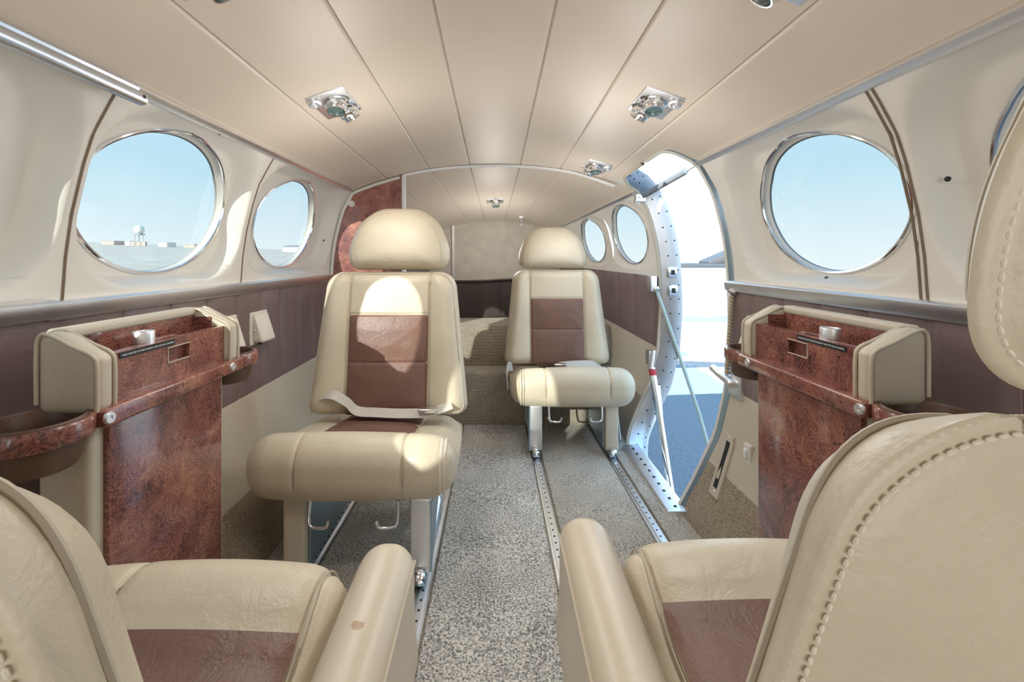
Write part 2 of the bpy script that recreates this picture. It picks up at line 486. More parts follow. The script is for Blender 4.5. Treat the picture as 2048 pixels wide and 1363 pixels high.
# spandrels that round the doorway corners
def arc_len_pts():
    pts = [(x, None) for x in lin(DX, .60, 8)] + [(None, z) for z in lin(1.0, -.08, 60)[1:]]
    return pts
SEC = arc_len_pts()
def sec_xyz(i_f, y):
    """point along the doorway section; i_f is arc length from the top edge"""
    pts = []
    for x, z in SEC:
        pts.append((x, zceil(x, y)) if z is None else (wx(z), z))
    acc = 0
    for (a, b), (c, d) in zip(pts, pts[1:]):
        l = math.hypot(c - a, d - b)
        if acc + l >= i_f or (c, d) == pts[-1]:
            t = (i_f - acc) / l; return (lerp(a, c, t), y, lerp(b, d, t))
        acc += l
SL = 0
_p = [(x, zceil(x, 1.5)) if z is None else (wx(z), z) for x, z in SEC]
SL = sum(math.hypot(c - a, d - b) for (a, b), (c, d) in zip(_p, _p[1:]))
def spandrel(yc, sy, s0, ssg, R, Ry=None):
    """corner (yc, s0); arc bulges into the doorway: sy = direction of the opening in y, ssg in s"""
    Ry = Ry or R
    b = MB()
    def f(a, t):
        an = a * PI / 2
        ay, as_ = yc + sy * Ry * (1 - math.sin(an)), s0 + ssg * R * (1 - math.cos(an))
        return sec_xyz(max(0, lerp(s0, as_, t)), lerp(yc, ay, t))
    b.grid(f, lin(0, 1, 16), lin(.0, 1, 8)); return b
RA, RF, RB, RBF = .155, .045, .22, .10
wr = merge(*upR, *aft)
wallR = tag(add('wall_right', wr, M['panel'], base=False), 'cream moulded right cabin wall cut by the open doorway', 'wall', kind='structure')
add('door_corner', spandrel(DY1, -1, 0, 1, RA), M['panel'], wallR)
add('door_corner', spandrel(DY0, 1, 0, 1, RF), M['panel'], wallR)
add('door_corner', spandrel(DY1, -1, SL, -1, RB, .16), M['carpet_tan'], wallR)
add('door_corner', spandrel(DY0, 1, SL, -1, RBF, .03), M['carpet_tan'], wallR)
add('quilted_panel', wall_strip(1, YF, DY0, .34, .64, 360, 10, quilt), M['wall_brown'], wallR)
add('quilted_panel', wall_strip(1, DY1, YB, .34, .64, 160, 10, quilt), M['wall_brown'], wallR)
add('tan_panel', wall_strip(1, YF, DY0, .13, .34, 40, 8), M['wall_tan'], wallR)
add('tan_panel', wall_strip(1, DY1, YB, .13, .34, 20, 8), M['wall_tan'], wallR)
add('carpet_lining', wall_strip(1, YF, DY0, -.08, .13, 40, 8), M['carpet_tan'], wallR)
add('carpet_lining', wall_strip(1, DY1, YB, -.08, .13, 20, 8), M['carpet_tan'], wallR)
stitch_lines(1, .1, DY0, wallR); stitch_lines(1, DY1, YB - .1, wallR)
add('panel_seam', seam_tube(1, .69), M['seamline'], wallR); add('panel_seam', seam_tube(1, .701), M['seamline'], wallR)
add('screw', screw_heads(1, [(1.205, .80, .02)]), M['dark'], wallR)
add('screw', screw_heads(1, [(.94, .675, .03)]), M['dark'], wallR)
add('screw', screw_heads(1, [(.655, .84, .02)]), M['dark'], wallR)

# --- ceiling
SEAMS = (-.455, -.275, -.106, .106, .275, .455)
xs = sorted(set([round(q, 5) for q in lin(-.6, DX, 60)] + [round(s_ + d, 5) for s_ in SEAMS for d in (-.006, -.003, 0, .003, .006)]))
def cf(x, y):
    z = zceil(x, y)
    for s_ in SEAMS: z += .004 * max(0, 1 - abs(x - s_) / .0032)
    return S(x, y, z)
cb = MB(); cb.grid(lambda y, x: cf(x, y), lin(YF, YB, 60), xs)
cb.grid(lambda y, x: cf(x, y), lin(YF, DY0, 30), lin(DX, .6, 8)); cb.grid(lambda y, x: cf(x, y), lin(DY1, YB, 12), lin(DX, .6, 8))
ceil = tag(add('ceiling', cb, M['headliner'], base=False), 'padded beige headliner ceiling with lengthwise seams', 'ceiling', kind='structure')
for s_ in SEAMS:
    b = MB(); b.tube([S(s_, y, zceil(s_, y) + .0022) for y in lin(YF, YB - .01, 40)], .0011, 6); add('seam', b, M['piping'], ceil)
# --- trims: ceiling rails and belt rails
def sweep(sg, prof, ya, yb, n=40, k=S):
    b = MB()
    rs = [[(sg * k(x, y, z)[0], y, k(x, y, z)[2]) for x, z in prof] for y in lin(ya, yb, n)]
    b.rings(rs, True, True); return b
ctp = [(.588, 1.004), (.585, .998), (.592, .992), (.602, .990), (.606, .996), (.600, 1.006)]
tag(add('trim_1', sweep(-1, ctp, YF, YP), M['alu']), 'thin aluminium trim along the left ceiling edge', 'trim', kind='structure')
tag(add('trim_2', sweep(1, ctp, YF, DY0 - .01), M['alu']), 'thin aluminium trim along the right ceiling edge up to the doorway', 'trim', kind='structure')
tag(add('trim_3', sweep(1, ctp, DY1 + .01, YB - .01), M['alu']), 'thin trim along the ceiling edge aft of the doorway', 'trim', kind='structure')
btp = [(.683, .651), (.679, .647), (.681, .628), (.687, .622), (.699, .622), (.699, .653)]
tag(add('trim_4', sweep(-1, btp, .665, YP), M['alu']), 'bright aluminium belt rail along the left wall below the windows', 'trim', kind='structure')
tag(add('trim_5', sweep(1, btp, YF, DY0), M['alu']), 'bright aluminium belt rail on the right wall above the table cabinet', 'trim', kind='structure')
b6 = [(x - .008, z + .003) for x, z in btp]
tag(add('trim_6', sweep(-1, b6, YF, .664), M['alu']), 'front length of the left belt rail, overlapping proud of the next', 'trim', kind='structure')
gr = MB(); gr.tube([(-.575, y, .978) for y in lin(-.6, .70, 8)], .011, 12)
gr.tube([(-.584, y, .996) for y in lin(-.6, .70, 8)], .006, 8)
t_ = empty('curtain_rail', (-.58, .2, .965), 'thick double aluminium curtain rail at upper left, ending in a screw', 'rail')
add('rail', gr, M['jamb'], t_); b = MB(); b.lathe([(0, .003), (.003, .002), (.003, -.002)], (-.566, .692, .979), (1, 0, -.1), 10); add('screw', b, M['dark'], t_)

# --- rear wall, steps, partition
bw = MB(); bw.box(-.405, .405, YB, YB + .02, -.1, 1.0)
wb = tag(add('wall_rear', bw, M['fabric'], base=False), 'grey beige felt rear wall of the cabin', 'wall', kind='structure')
b = MB(); b.box(-.262, -.25, YB - .012, YB + .001, .5, .92); add('edge_strip', b, M['alu'], wb)
fw = MB()
fw.box(-.75, .75, YF - .02, YF, -.1, .66); fw.box(-.75, .08, YF - .02, YF, .66, 1.25); fw.box(.08, .75, YF - .02, YF, 1.12, 1.25)  # unseen wall, left side closed to keep sun off the seats
tag(add('unseen_wall_front', fw, M['panel'], base=False), 'unseen cockpit bulkhead behind the viewer, opened only on the right to block sun', 'wall', kind='structure')
st = MB()
st.grid(lambda x, q: (x, *q), lin(-.5, .56, 3), [(1.925, -.05), (1.925, .185), (1.93, .200), (1.94, .205)])
stp = empty('carpeted_step', (0, 1.93, -.04), 'carpeted baggage step behind the aft right seat', 'step', kind='structure')
def slab(prof):
    b = MB(); n = len(prof)
    b.rings([[(x, y, z) for y, z in prof] for x in (-.55, .56)], True, True); return b
add('riser', slab([(1.925, -.06), (1.925, .185), (1.94, .203), (2.06, .203), (2.06, -.06)]), M['carpet_step'], stp)
add('riser', slab([(2.062, -.06), (2.062, .207), (2.13, .375), (2.15, .39), (2.42, .39), (2.42, -.06)]), M['carpet_step'], stp)
pk = MB(); pk.box(-.36, .40, 2.36, 2.375, .393, .60, .006, 2, lambda x, y, z: (x, y + .006 * math.sin(x * 31) * (z - .3) * 3, z + .006 * math.sin(x * 9)), ex=lin(-.34, .38, 60), ez=lin(.42, .58, 8))
po = empty('storage_pocket', (0, 2.36, .393), 'dark brown cloth pocket hanging behind the aft right seat', 'pocket')
add('cloth', pk, M['pocket'], po)
b = MB(); b.tube([(x, 2.357 + .006 * math.sin(x * 31) * .8, .597 + .006 * math.sin(x * 9)) for x in lin(-.36, .40, 60)], .006, 8); add('hem', b, M['pocket'], po)
b = MB(); b.box(.02, .026, 2.352, 2.36, .42, .585); add('flap_seam', b, M['pocket'], po)

pt = empty('partition', (-.55, YP, 0), 'glossy burl wood partition behind the front left seat', 'partition', kind='structure')
def inter(y): return y
def part_panel(x_in):
    b = MB(); pr = []
    for x in lin(.39, .6, 14): pr.append((x, zceil(x, YP) - .004))
    for z in lin(.99, -.03, 60): pr.append((wx(z) - .002, z))
    pr.append((.39, -.03))
    b.rings([[(-x, y, z) for x, z in pr] for y in (YP, YP + .02)], True, True); return b
add('burl_panel', part_panel(0), M['burl_light'], pt)
b = MB(); b.box(-.392, -.378, YP - .006, YP + .024, .02, zceil(.385, YP) - .004, .002, 1); add('edge_strip', b, M['white'], pt)
edge = [(-(wx(z) - .008), YP - .004, z) for z in lin(.1, .99, 40)] + [(-x, YP - .004, zceil(x, YP) - .010) for x in lin(.59, .40, 16)]
b = MB(); b.tube(edge, .007, 8); add('edge_piping', b, M['panel'], pt)
b = MB(); b.lathe([(0, -.006), (.006, -.006), (.008, -.004), (.013, -.004), (.014, 0)], (-.604, YP, .947), (0, 1, 0), 18); add('knob', b, M['plastic'], pt)
b = MB(); b.ribbon([(x, YP - .006, zceil(x, YP) - .006 - .012 * ss(.3, .5, x)) for x in lin(-.385, .50, 50)], (0, 0, .0045), .005)
tag(add('curtain_track', b, M['white']), 'slim white curtain track arching across the ceiling', 'curtain track')

# --- doorway: jamb, sill, seal
def edge_path():
    pts = []
    def arc(yc, sy, s0, ssg, R, Ry, rev):
        out = []
        for a in lin(0, 1, 14):
            an = a * PI / 2
            out.append((yc + sy * Ry * (1 - math.sin(an)), s0 + ssg * R * (1 - math.cos(an))))
        return out[::-1] if rev else out
    pts += arc(DY0, 1, SL, -1, RBF, .03, False)            # bottom front: from along sill to up the edge
    s_end = SL - RBF
    pts += [(DY0, s) for s in lin(s_end, RF, 30)[1:-1]]
    pts += arc(DY0, 1, 0, 1, RF, RF, True)
    pts += [(y, 0) for y in lin(DY0 + RF, DY1 - RA, 10)[1:-1]]
    pts += arc(DY1, -1, 0, 1, RA, RA, False)
    pts += [(DY1, s) for s in lin(RA, SL - RB, 30)[1:-1]]
    pts += arc(DY1, -1, SL, -1, RB, .16, True)
    return pts
EP = []
for y, s in edge_path():
    p = Vector(sec_xyz(max(0, min(SL - 1e-4, s)), y)); q = Vector(sec_xyz(max(0, min(SL - 1e-4, s)) * .995 + .002, y)); q0 = Vector(sec_xyz(max(0, s - .01) if s > .02 else s + .01, y))
    t = (p - q0) if s > .02 else (q0 - p)
    n = Vector((-t.z, 0, t.x)); n = n if n.x * 1 + n.z * .3 > 0 else -n
    EP.append((p, n.normalized()))
first = {}
EPc = []
for p, n in EP:
    if not EPc or (p - EPc[-1][0]).length > 1e-4: EPc.append((p, n))
dj = empty('door_1', (.6, DY1, 0), 'open airstair doorway with bright riveted metal jamb', 'doorway', kind='structure')
i_top = max(range(len(EPc)), key=lambda i: EPc[i][0].z - .2 * EPc[i][0].y)
b = MB(); half = [e for e in EPc if e[0].y > 1.45]
cen = Vector((.6, 1.53, .5))
def inw(p):    # direction toward the middle of the opening, in the wall surface
    d = Vector((0, cen.y - p.y, (cen.z - p.z) * .25)); return d.normalized()
b.rings([[p for p, n in half]], False) if 0 else None
def strip(path, offs):
    m = MB(); rows = [[p + n * a + inw(p) * c for a, c in offs] for p, n in path]
    k = len(m.v)
    for r in rows: m.v.extend(r)
    w = len(offs)
    for i in range(len(rows) - 1):
        for j in range(w - 1): m.face((i * w + j, (i + 1) * w + j, (i + 1) * w + j + 1, i * w + j + 1))
    return m
add('jamb', strip(half, [(-.002, -.004), (0, .006), (.012, .010), (.05, .022), (.075, .026), (.078, .0)]), M['jamb'], dj)
front = [e for e in EPc if e[0].y <= 1.45]
add('edge_trim', strip(front, [(-.001, -.026), (-.004, -.024), (-.006, -.006), (-.002, .0)]), M['bluelit_metal'], dj)
add('jamb', strip(front, [(-.002, -.002), (.0, .003), (.06, .004), (.062, -.02)]), M['bluelit_metal'], dj)
b = MB(); b.tube([p - n * .003 + inw(p) * -.004 for p, n in half], .008, 8, False); add('edge_piping', b, M['wall_tan'], dj)
b = MB(); b.tube([p - n * .003 + inw(p) * -.002 for p, n in front], .006, 8, False); add('edge_piping', b, M['panel'], dj)
rv = MB()
for i in range(2, len(half), 2):
    p, n = half[i]
    for a in (.03, .062):
        o = p + n * a + inw(p) * (.017 if a < .04 else .024)
        rv.lathe([(0, .0015), (.003, .001), (.0035, -.002)], o, inw(p), 8)
add('rivet', rv, M['dark'], dj)
sl = MB()
def silf(x, y, z): return (x - .10 * (y - 1.2) * 0, y, z)
sl.box(.497, .56, 1.235, 1.68, fz(1.5) - .012, fz(1.5) + .018, .003, 2)
add('sill', sl, M['alu'], dj)
b = MB()
for y in lin(1.26, 1.64, 10):
    b.lathe([(0, .0025), (.004, .002), (.0055, 0)], (.528, y, fz(1.5) + .018), (0, 0, 1), 10)
add('rivet', b, M['dark'], dj)
for z in (.66, .585):
    b = MB(); b.box(wx(z) + .018, wx(z) + .055, DY1 - .034, DY1 - .008, z - .022, z + .022, .003, 1); o = add('striker_plate', b, M['chrome'], dj)
    b = MB(); b.box(wx(z) + .028, wx(z) + .044, DY1 - .036, DY1 - .033, z - .010, z + .010); add('slot', b, M['dark'], o)

# ------------------------------------------------------------------ seats
def outline_back(hb, ht, H, rt, rb, n=260):
    """rounded trapezoid outline, resampled evenly; hb half width at w=0, ht at w=H"""
    cs = [((-hb, 0), rb), ((hb, 0), rb), ((ht, H), rt), ((-ht, H), rt)]
    return round_poly(cs, n)
def round_poly(cs, n):
    pts = []
    L = len(cs)
    for i in range(L):
        (p, r) = cs[i]; a = Vector(cs[i - 1][0]); c = Vector(cs[(i + 1) % L][0]); p = Vector(p)
        u = (a - p).normalized(); w = (c - p).normalized(); ang = u.angle(w)
        d = r / math.tan(ang / 2); s0 = p + u * d; s1 = p + w * d
        cc = p + (u + w).normalized() * (r / math.sin(ang / 2))
        a0 = (s0 - cc); a1 = (s1 - cc); tot = PI - ang
        sgn = 1 if a0.x * a1.y - a0.y * a1.x > 0 else -1
        for k in range(13):
            th = sgn * tot * k / 12; ca, sa = math.cos(th), math.sin(th)
            pts.append(cc + Vector((a0.x * ca - a0.y * sa, a0.x * sa + a0.y * ca)))
    pts.append(pts[0])
    seg = [(b - a).length for a, b in zip(pts, pts[1:])]; tot = sum(seg); out = []
    for k in range(n):
        t = tot * k / n; i = 0
        while t > seg[i]: t -= seg[i]; i += 1
        out.append(pts[i].lerp(pts[i + 1], t / max(seg[i], 1e-9)))
    return out
def inset(ol, d):
    n = len(ol); out = []
    for i in range(n):
        t = (ol[(i + 1) % n] - ol[i - 1]).normalized()
        out.append(ol[i] + Vector((-t.y, t.x)) * d)
    return out
def pad_surface(ol, front, rear, c, R=.034, nr=34):
    """closed pad: front(x,w,dist) and rear(x,w,dist) are depths; rings scaled to the centre c"""
    c = Vector(c); rs = []
    ss_ = [1 - (1 - math.cos(PI / 2 * k / 10)) * 0 - .18 * (k / 10) ** 1.6 for k in range(11)] + lin(.80, .0, nr)
    def dist(p, s): return (p - c).length * (1 - s)
    fr = []
    for s in ss_:
        ring = []
        for p in ol:
            q = c + (p - c) * s; ring.append((q.x, front(q.x, q.y, dist(p, s)), q.y))
        fr.append(ring)
    rr = []
    for s in ss_[1:]:
        ring = []
        for p in ol:
            q = c + (p - c) * s; ring.append((q.x, -rear(q.x, q.y, dist(p, s), s), q.y))
        rr.append(ring)
    b = MB(); b.rings(fr[::-1] + rr, False, False); return b
def er(d, R): return math.sqrt(max(0, 1 - (1 - min(1, d / R)) ** 2))
GR = lambda x, s, w=.0035: math.exp(-((x - s) / w) ** 2)

TILT = math.radians(7.5)
def make_seat(loc, rz, a, label, near=False, base_y=-.32, stain=None, belt=None, arm_up=.02, ax0=.168, ax1=.237, bz=.285, cz=.334, ht=.19, rt=.055, hbw=.233, hs=1.0, ox=0, bdx=0, hdx=0):
    """a: +1 when the aisle is on the seat's own +x side; the seat faces its own +y"""
    root = empty('cabin_seat', loc, label, 'seat', 'beige leather cabin seats', rz=rz)
    L = M['leather_near'] if near else M['leather']
    P = lambda name, mb, mat, par=root, **k: add(name, mb, mat, par, local=True, **k)
    X = lambda mb: mb.xf(lambda p: (p.x * a, p.y, p.z))
    # cushion
    yi = -.104 if near else -.122
    def cdef(x, y, z):
        t = ss(.215, cz - .022, z)
        drop = .040 * ss(-.045, -.15, y) + .035 * ss(-.1, -.40, y)
        crown = .008 * math.cos(min(1, abs(x + .035) / .2) * PI / 2)
        zz = z - drop * t * (1 if z > .2 else .4) + crown * t
        return (x * (1 - .05 * ss(-.1, -.43, y)), y + .012 * math.cos(min(1, abs(x + .03) / .2) * PI / 2) * ss(-.15, 0, y), zz)
    c = MB()
    sx = (-.128, .108) if not near else (-.118, ax0 - .034)
    c.box(-.237 - ox, ax0 + .004 if near else ax1, -.43, 0, .188, cz, .066, 7, cdef, ex=sorted(lin(-.165, .10, 26) + [s + d for s in sx for d in (-.006, -.003, 0, .003, .006)]), ey=lin(-.31, -.07, 24), ez=lin(.255, .285, 3))
    def topz(x, y): return cdef(x, y, cz)[2]
    c.displace(lambda p, n: -(.005 * (GR(p.x, sx[0]) + GR(p.x, sx[1])) if n.z > -.3 else 0) - (.004 * GR(p.y, yi + .002, .004) if n.z > .7 and sx[0] < p.x < sx[1] else 0))
    cush = P('seat_cushion', X(c), L)
    ins = MB()
    def insf(x, y):
        e = min((x - sx[0]), (sx[1] - x), (yi - y), (y + .41)); xx = x * (1 - .05 * ss(-.1, -.43, y))
        return (xx, y, topz(x, y) + .0022 * ss(0, .012, e) - .0028 - (.004 * GR(y, -.235, .004)) + .003 * ss(0, .05, e))
    ins.grid(insf, lin(sx[0] + .002, sx[1] - .002, 40), lin(-.41, yi, 50))
    P('seat_insert', X(ins.xf(lambda p: (p.x, p.y, p.z + .0025))), M['brown'])
    for s in sx:
        b = MB(); pts = [(s * (1 - .05 * ss(-.1, -.43, y)), y, topz(s, y) - .0035) for y in lin(-.33, -.066, 24)]
        pts += [(s, -.066 + .0655 * math.sin(q) + .010, cz - .066 + .0655 * math.cos(q) - .003) for q in lin(.15, PI / 2, 8)] + [(s, .0075, .255)] + [(s, -.066 + .0655 * math.sin(q) + .008, .254 + .0655 * math.cos(q)) for q in lin(PI / 2, 2.6, 7)]
        b.tube([(p[0], p[1] - .002, p[2] - .0012) for p in pts], .0011, 6); P('seam', X(b), M['piping'], cush)
    # armrest slab on the aisle side
    if not near:
        b = MB()
        for s in (.190, .200):
            b.tube([(s, -.066 + .0655 * math.sin(q) + .0055, cz - .066 + .0655 * math.cos(q) - .001) for q in lin(.3, PI / 2, 8)] + [(s, .0035, .255)] + [(s, -.066 + .0655 * math.sin(q) + .003, .254 + .0655 * math.cos(q)) for q in lin(PI / 2, 2.4, 7)], .0014, 6)
        P('stitching', X(b), M['thread'], cush)
    if near:
        A = MB()
        def adef(x, y, z):
            return (x + .006 * ss(.3, .2, z), y, z + (.008 * ss(-.25, -.02, y) if near else -ss(.22, .33, z) * (.03 * ss(-.045, -.15, y) + .02 * ss(-.1, -.43, y))))
        A.box(ax0, ax1, -.41, .006, .20, .372 + arm_up, .031, 6, adef, ey=lin(-.36, -.04, 14), ez=lin(.24, .31, 6), ex=((ax0 + ax1) / 2,))
        arm = P('armrest', X(A), leather('armrest leather stained', (.63, .545, .42), .34, .05, 420, .2, .2, stain) if stain else M['leather_arm'])
        zt = .372 + arm_up
        for xx in (ax0 + .003, ax1 - .001):
            b = MB()
            pts = [adef(xx, y, zt - .022) for y in lin(-.39, -.028, 18)]
            pts += [adef(xx + (.009 if xx < .2 * 0 + (ax0 + ax1) / 2 else -.009) * math.sin(q) ** 4, -.025 + .0275 * math.sin(q), zt - .022 - .0275 * (1 - math.cos(q))) for q in lin(.1, PI / 2, 8)]
            b.tube(pts, .0022, 6); P('piping', X(b), M['piping'], arm)
    # backrest
    hb, H = hbw, .415
    ol = outline_back(hb, ht, H, rt, .03)
    cx = .118
    def hw(w): return lerp(hb, ht, w / H)
    def front_d(x, w, d):
        v = .036 * (math.sin(PI / 2 * min(1, d / .052)) if near else er(d, .042))
        ax = abs(x)
        if ax > cx: v += .017 * math.sin(min(1, (ax - cx) / (hw(w) - cx + .01)) * PI) * er(d, .05)
        else: v += .006 * math.cos(ax / cx * PI / 2) * er(d, .08)
        v -= .007 * GR(ax, cx, .0035)
        v -= .003 * GR(w, .287, .003) * (ax < cx)
        return v
    def rear_q(d): return .002 * er(d, .004) + .030 * math.sin(PI / 2 * min(1, d / .2))
    def rear_d(x, w, d, s): return rear_q(d) - .0015 * GR(d, .0065, .0025)
    bb = pad_surface(ol, front_d, rear_d, (0, .2), nr=96)
    ct, stt = math.cos(TILT), math.sin(TILT)
    B0 = Vector((0, base_y, bz))
    def tf(p): return ((p[0] + bdx + hdx * (p[2] > H + .003)) * a, B0.y + p[1] * ct - p[2] * stt, B0.z + p[1] * stt + p[2] * ct)
    T = lambda mb: mb.xf(tf)
    back = P('backrest', T(bb), L)
    for (w0, w1) in ((.004, .1488), (.1492, .285)):
        b = MB()
        def bf(x, w):
            e = min(x + cx - .003, cx - .003 - x, w - w0, w1 - w)
            return (x, front_d(x, w, .2) + .0005 + .0025 * ss(-.001, .007, e) + .004 * ss(0, .05, e), w)
        b.grid(bf, lin(-cx + .003, cx - .003, 48), lin(w0, w1, 40)); P('backrest_insert', T(b), M['brown'])
    for s in (-cx, cx):
        b = MB(); b.tube([(s, front_d(s, w, .2) + .001, w) for w in lin(.03, H - .035, 20)] + [(s, front_d(s, w, H - w) + .0004, w) for w in lin(H - .03, H - .002, 6)], .0015, 6)
        P('seam', T(b), M['piping'], back)
    # edge piping on the front and stitched rows round the rear edge
    def row(o2, d, dv, spacing, ln, r, mb):
        ring = inset(o2, d); n = len(ring); acc = 0
        cpt = Vector((0, .2))
        for i in range(n):
            p, q = ring[i], ring[(i + 1) % n]; l = (q - p).length
            k = 0
            while acc < l:
                t = acc / l; c0 = p.lerp(q, t); u = (q - p).normalized(); nn = Vector((-u.y, u.x))
                vv = dv(c0, d)
                pr = []
                for e_ in (-1, -.55, .55, 1):
                    rr = r * (.35 if abs(e_) == 1 else 1)
                    m0 = c0 + u * (ln / 2 * e_)
                    pr.append([(m0.x + nn.x * rr * math.cos(g), vv + rr * math.sin(g), m0.y + nn.y * rr * math.cos(g)) for g in (0, PI / 3, 2 * PI / 3, PI, 4 * PI / 3, 5 * PI / 3)])
                mb.rings(pr, True, True)
                acc += spacing
            acc -= l
    def reard(c0, d):
        return None
    sp, sl_ = (.0046, .0034) if near else (.008, .0042)
    b = MB(); row(ol, .0015, lambda c0, d: -.001, sp, sl_, .0008, b); P('stitching', T(b), M['thread'], back); b = MB()
    sfrac = lambda d: 1 - d / .2
    row(ol, .0065, lambda c0, d: -rear_q(.0065), sp, sl_, .0008, b)
    P('stitching', T(b), M['thread'], back)
    b = MB(); pl = inset(ol, .010); b.tube([(q.x, front_d(q.x, q.y, .011) + .0006, q.y) for q in pl + pl[:1]], .0017, 6, False); P('piping', T(b), M['piping'], back)
    # headrest
    hr0 = H + .006
    hpts = [((-.150, 0), .034), ((.150, 0), .034), ((.155, .065), .13), ((.122, .148), .10), ((.062, .190), .09), ((-.062, .190), .09), ((-.122, .148), .10), ((-.155, .065), .13)]
    hpts = [((x * hs, w + hr0), r) for (x, w), r in hpts]
    ho = round_poly(hpts, 180)
    hc = Vector((0, hr0 + .08))
    def hf(x, w, d):
        q = (Vector((x, w)) - hc).length; s = q / max(1e-6, q + d)
        return (.056 - .018 * ss(.10, .19, w - hr0)) * ((1 - s ** 2.5) if near else (1 - s ** 5) ** .62)
    def hrr(x, w, d, s): return .002 * er(d, .004) + .032 * (1 - s ** 2.2) - .0015 * GR(d, .0065, .0025)
    hb_ = pad_surface(ho, hf, hrr, (0, hr0 + .08), nr=30)
    head = P('headrest', T(hb_), L)
    b = MB(); row(ho, .0015, lambda c0, d: -.001, sp, sl_, .0008, b); P('stitching', T(b), M['thread'], head); b = MB(); row(ho, .0065, lambda c0, d: -rear_q(.0065), sp, sl_, .0008, b)
    P('stitching', T(b), M['thread'], head)
    for s in (-1, 1):
        pl = [q for q in inset(ho, .022) if q.x * s > .02 and q.y > hr0 + .01]
        pl.sort(key=lambda q: q.y)
        b = MB(); b.tube([(q.x, hf(q.x, q.y, .022) + .0008, q.y) for q in pl], .0016, 6); P('piping', T(b), M['piping'], head)
    # base frame: four legs, two runners on the tracks, outer plate, levers
    xo, xi = -.142, .142
    for xx, wrap in ((xo, True), (xi, False)):
        b = MB(); b.box(xx - .024, xx + .024, -.062, -.028, .03, .20, .006, 2); o = P('leg', X(b), M['wall_tan'] if wrap else M['alu'])
        b = MB(); b.box(xx - .02, xx + .02, -.335, -.300, .03, .20, .006, 2); P('leg', X(b), M['wall_tan'] if wrap else M['alu'])
        b = MB(); b.box(xx - .014, xx + .014, -.345, -.012, .013, .034, .004, 2); P('runner', X(b), M['bluelit_metal'])
        b = MB(); b.lathe([(0, .0), (.013, .002), (.013, .012), (.006, .016), (0, .016)], (xx, -.018, .028), (0, .4, 1), 14); P('bolt', X(b), M['chrome'])
    b = MB(); b.box(xo + .026, xo + .030, -.30, -.05, .036, .19); P('side_plate', X(b), M['bluelit_metal'])
    b = MB(); b.tube([(xi + .03, -.30, .195), (xi + .022, -.17, .11), (xi + .012, -.03, .035)], .007, 8); P('brace', X(b), M['bluelit_metal'])
    b = MB(); b.box(xi + .020, xi + .026, -.20, -.03, .034, .19, 0, 1, lambda x, y, z: (x, lerp(y, -.03, ss(.19, .034, z) * (y < -.1)), z)); P('gusset', X(b), M['bluelit_metal'])
    for x0, dx in ((-.10, .045), (.095, -.045)):
        b = MB(); b.tube(spline([(x0, -.02, .20), (x0, -.012, .165), (x0 + dx * .15, -.008, .150), (x0 + dx * .85, -.006, .149), (x0 + dx, -.005, .165)], 6), .0038, 10); P('lever', X(b), M['chrome'])
    if belt:
        o = None
        for kind, pts, wdt in belt:
            R = Matrix.Rotation(-rz, 3, 'Z')
            lp = [R @ (Vector(q) - Vector(loc)) for q in pts]; w = R @ Vector(wdt)
            if kind == 'strap':
                b = MB(); b.ribbon(spline(lp, 8), w, .001); o = P('seat_belt', b, M['belt'])
            else:
                c_ = lp[0]; b = MB(); b.box(c_.x - .026, c_.x + .026, c_.y - .014, c_.y + .014, c_.z - .006, c_.z + .006, .003, 2); q = P('buckle', b, M['chrome'], o)
    return root

FR = make_seat((.302, .590, fz(.4)), 0, -1, 'front right beige seat seen from behind, big headrest at the frame edge', True, -.385, ax0=.150, ax1=.217, arm_up=.0, bz=.262, cz=.358, ht=.170, rt=.068, hbw=.262, hs=.93)
FL = make_seat((-.305, .550, fz(.4)), 0, 1, 'front left beige seat seen from behind, stained armrest beside the aisle', True, -.386, ax0=.138, ax1=.206, arm_up=-.008, stain=(.17, -.13, .372), bz=.262, cz=.358, ht=.170, rt=.068, hbw=.262, hs=.93)
ML = make_seat((-.310, .935, fz(1.1)), PI, -1, 'large beige seat facing forward beside the left table cabinet', belt=[
    ('strap', [(-.53, 1.245, .275), (-.50, 1.225, .322), (-.455, 1.20, .338), (-.415, 1.20, .318), (-.385, 1.20, .293), (-.33, 1.195, .290), (-.25, 1.19, .289), (-.18, 1.19, .293), (-.12, 1.20, .31)], (0, .014, .008)),
    ('buckle', [(-.185, 1.188, .300)], (0, 0, 1))], ox=.022, ax1=.222, hdx=.018)
MR = make_seat((.295, 1.575, fz(1.8)), PI, 1, 'beige seat farthest aft beside the open doorway', bdx=.022, hdx=.012, belt=[
    ('strap', [(.27, 1.83, .262), (.31, 1.82, .268), (.36, 1.825, .27), (.42, 1.84, .266), (.46, 1.87, .25)], (0, .016, .010)),
    ('buckle', [(.275, 1.82, .268)], (0, 0, 1)),
    ('strap', [(.075, 1.86, .25), (.055, 1.80, .262), (.048, 1.74, .235), (.052, 1.70, .20)], (0, .012, .016))], ox=0)

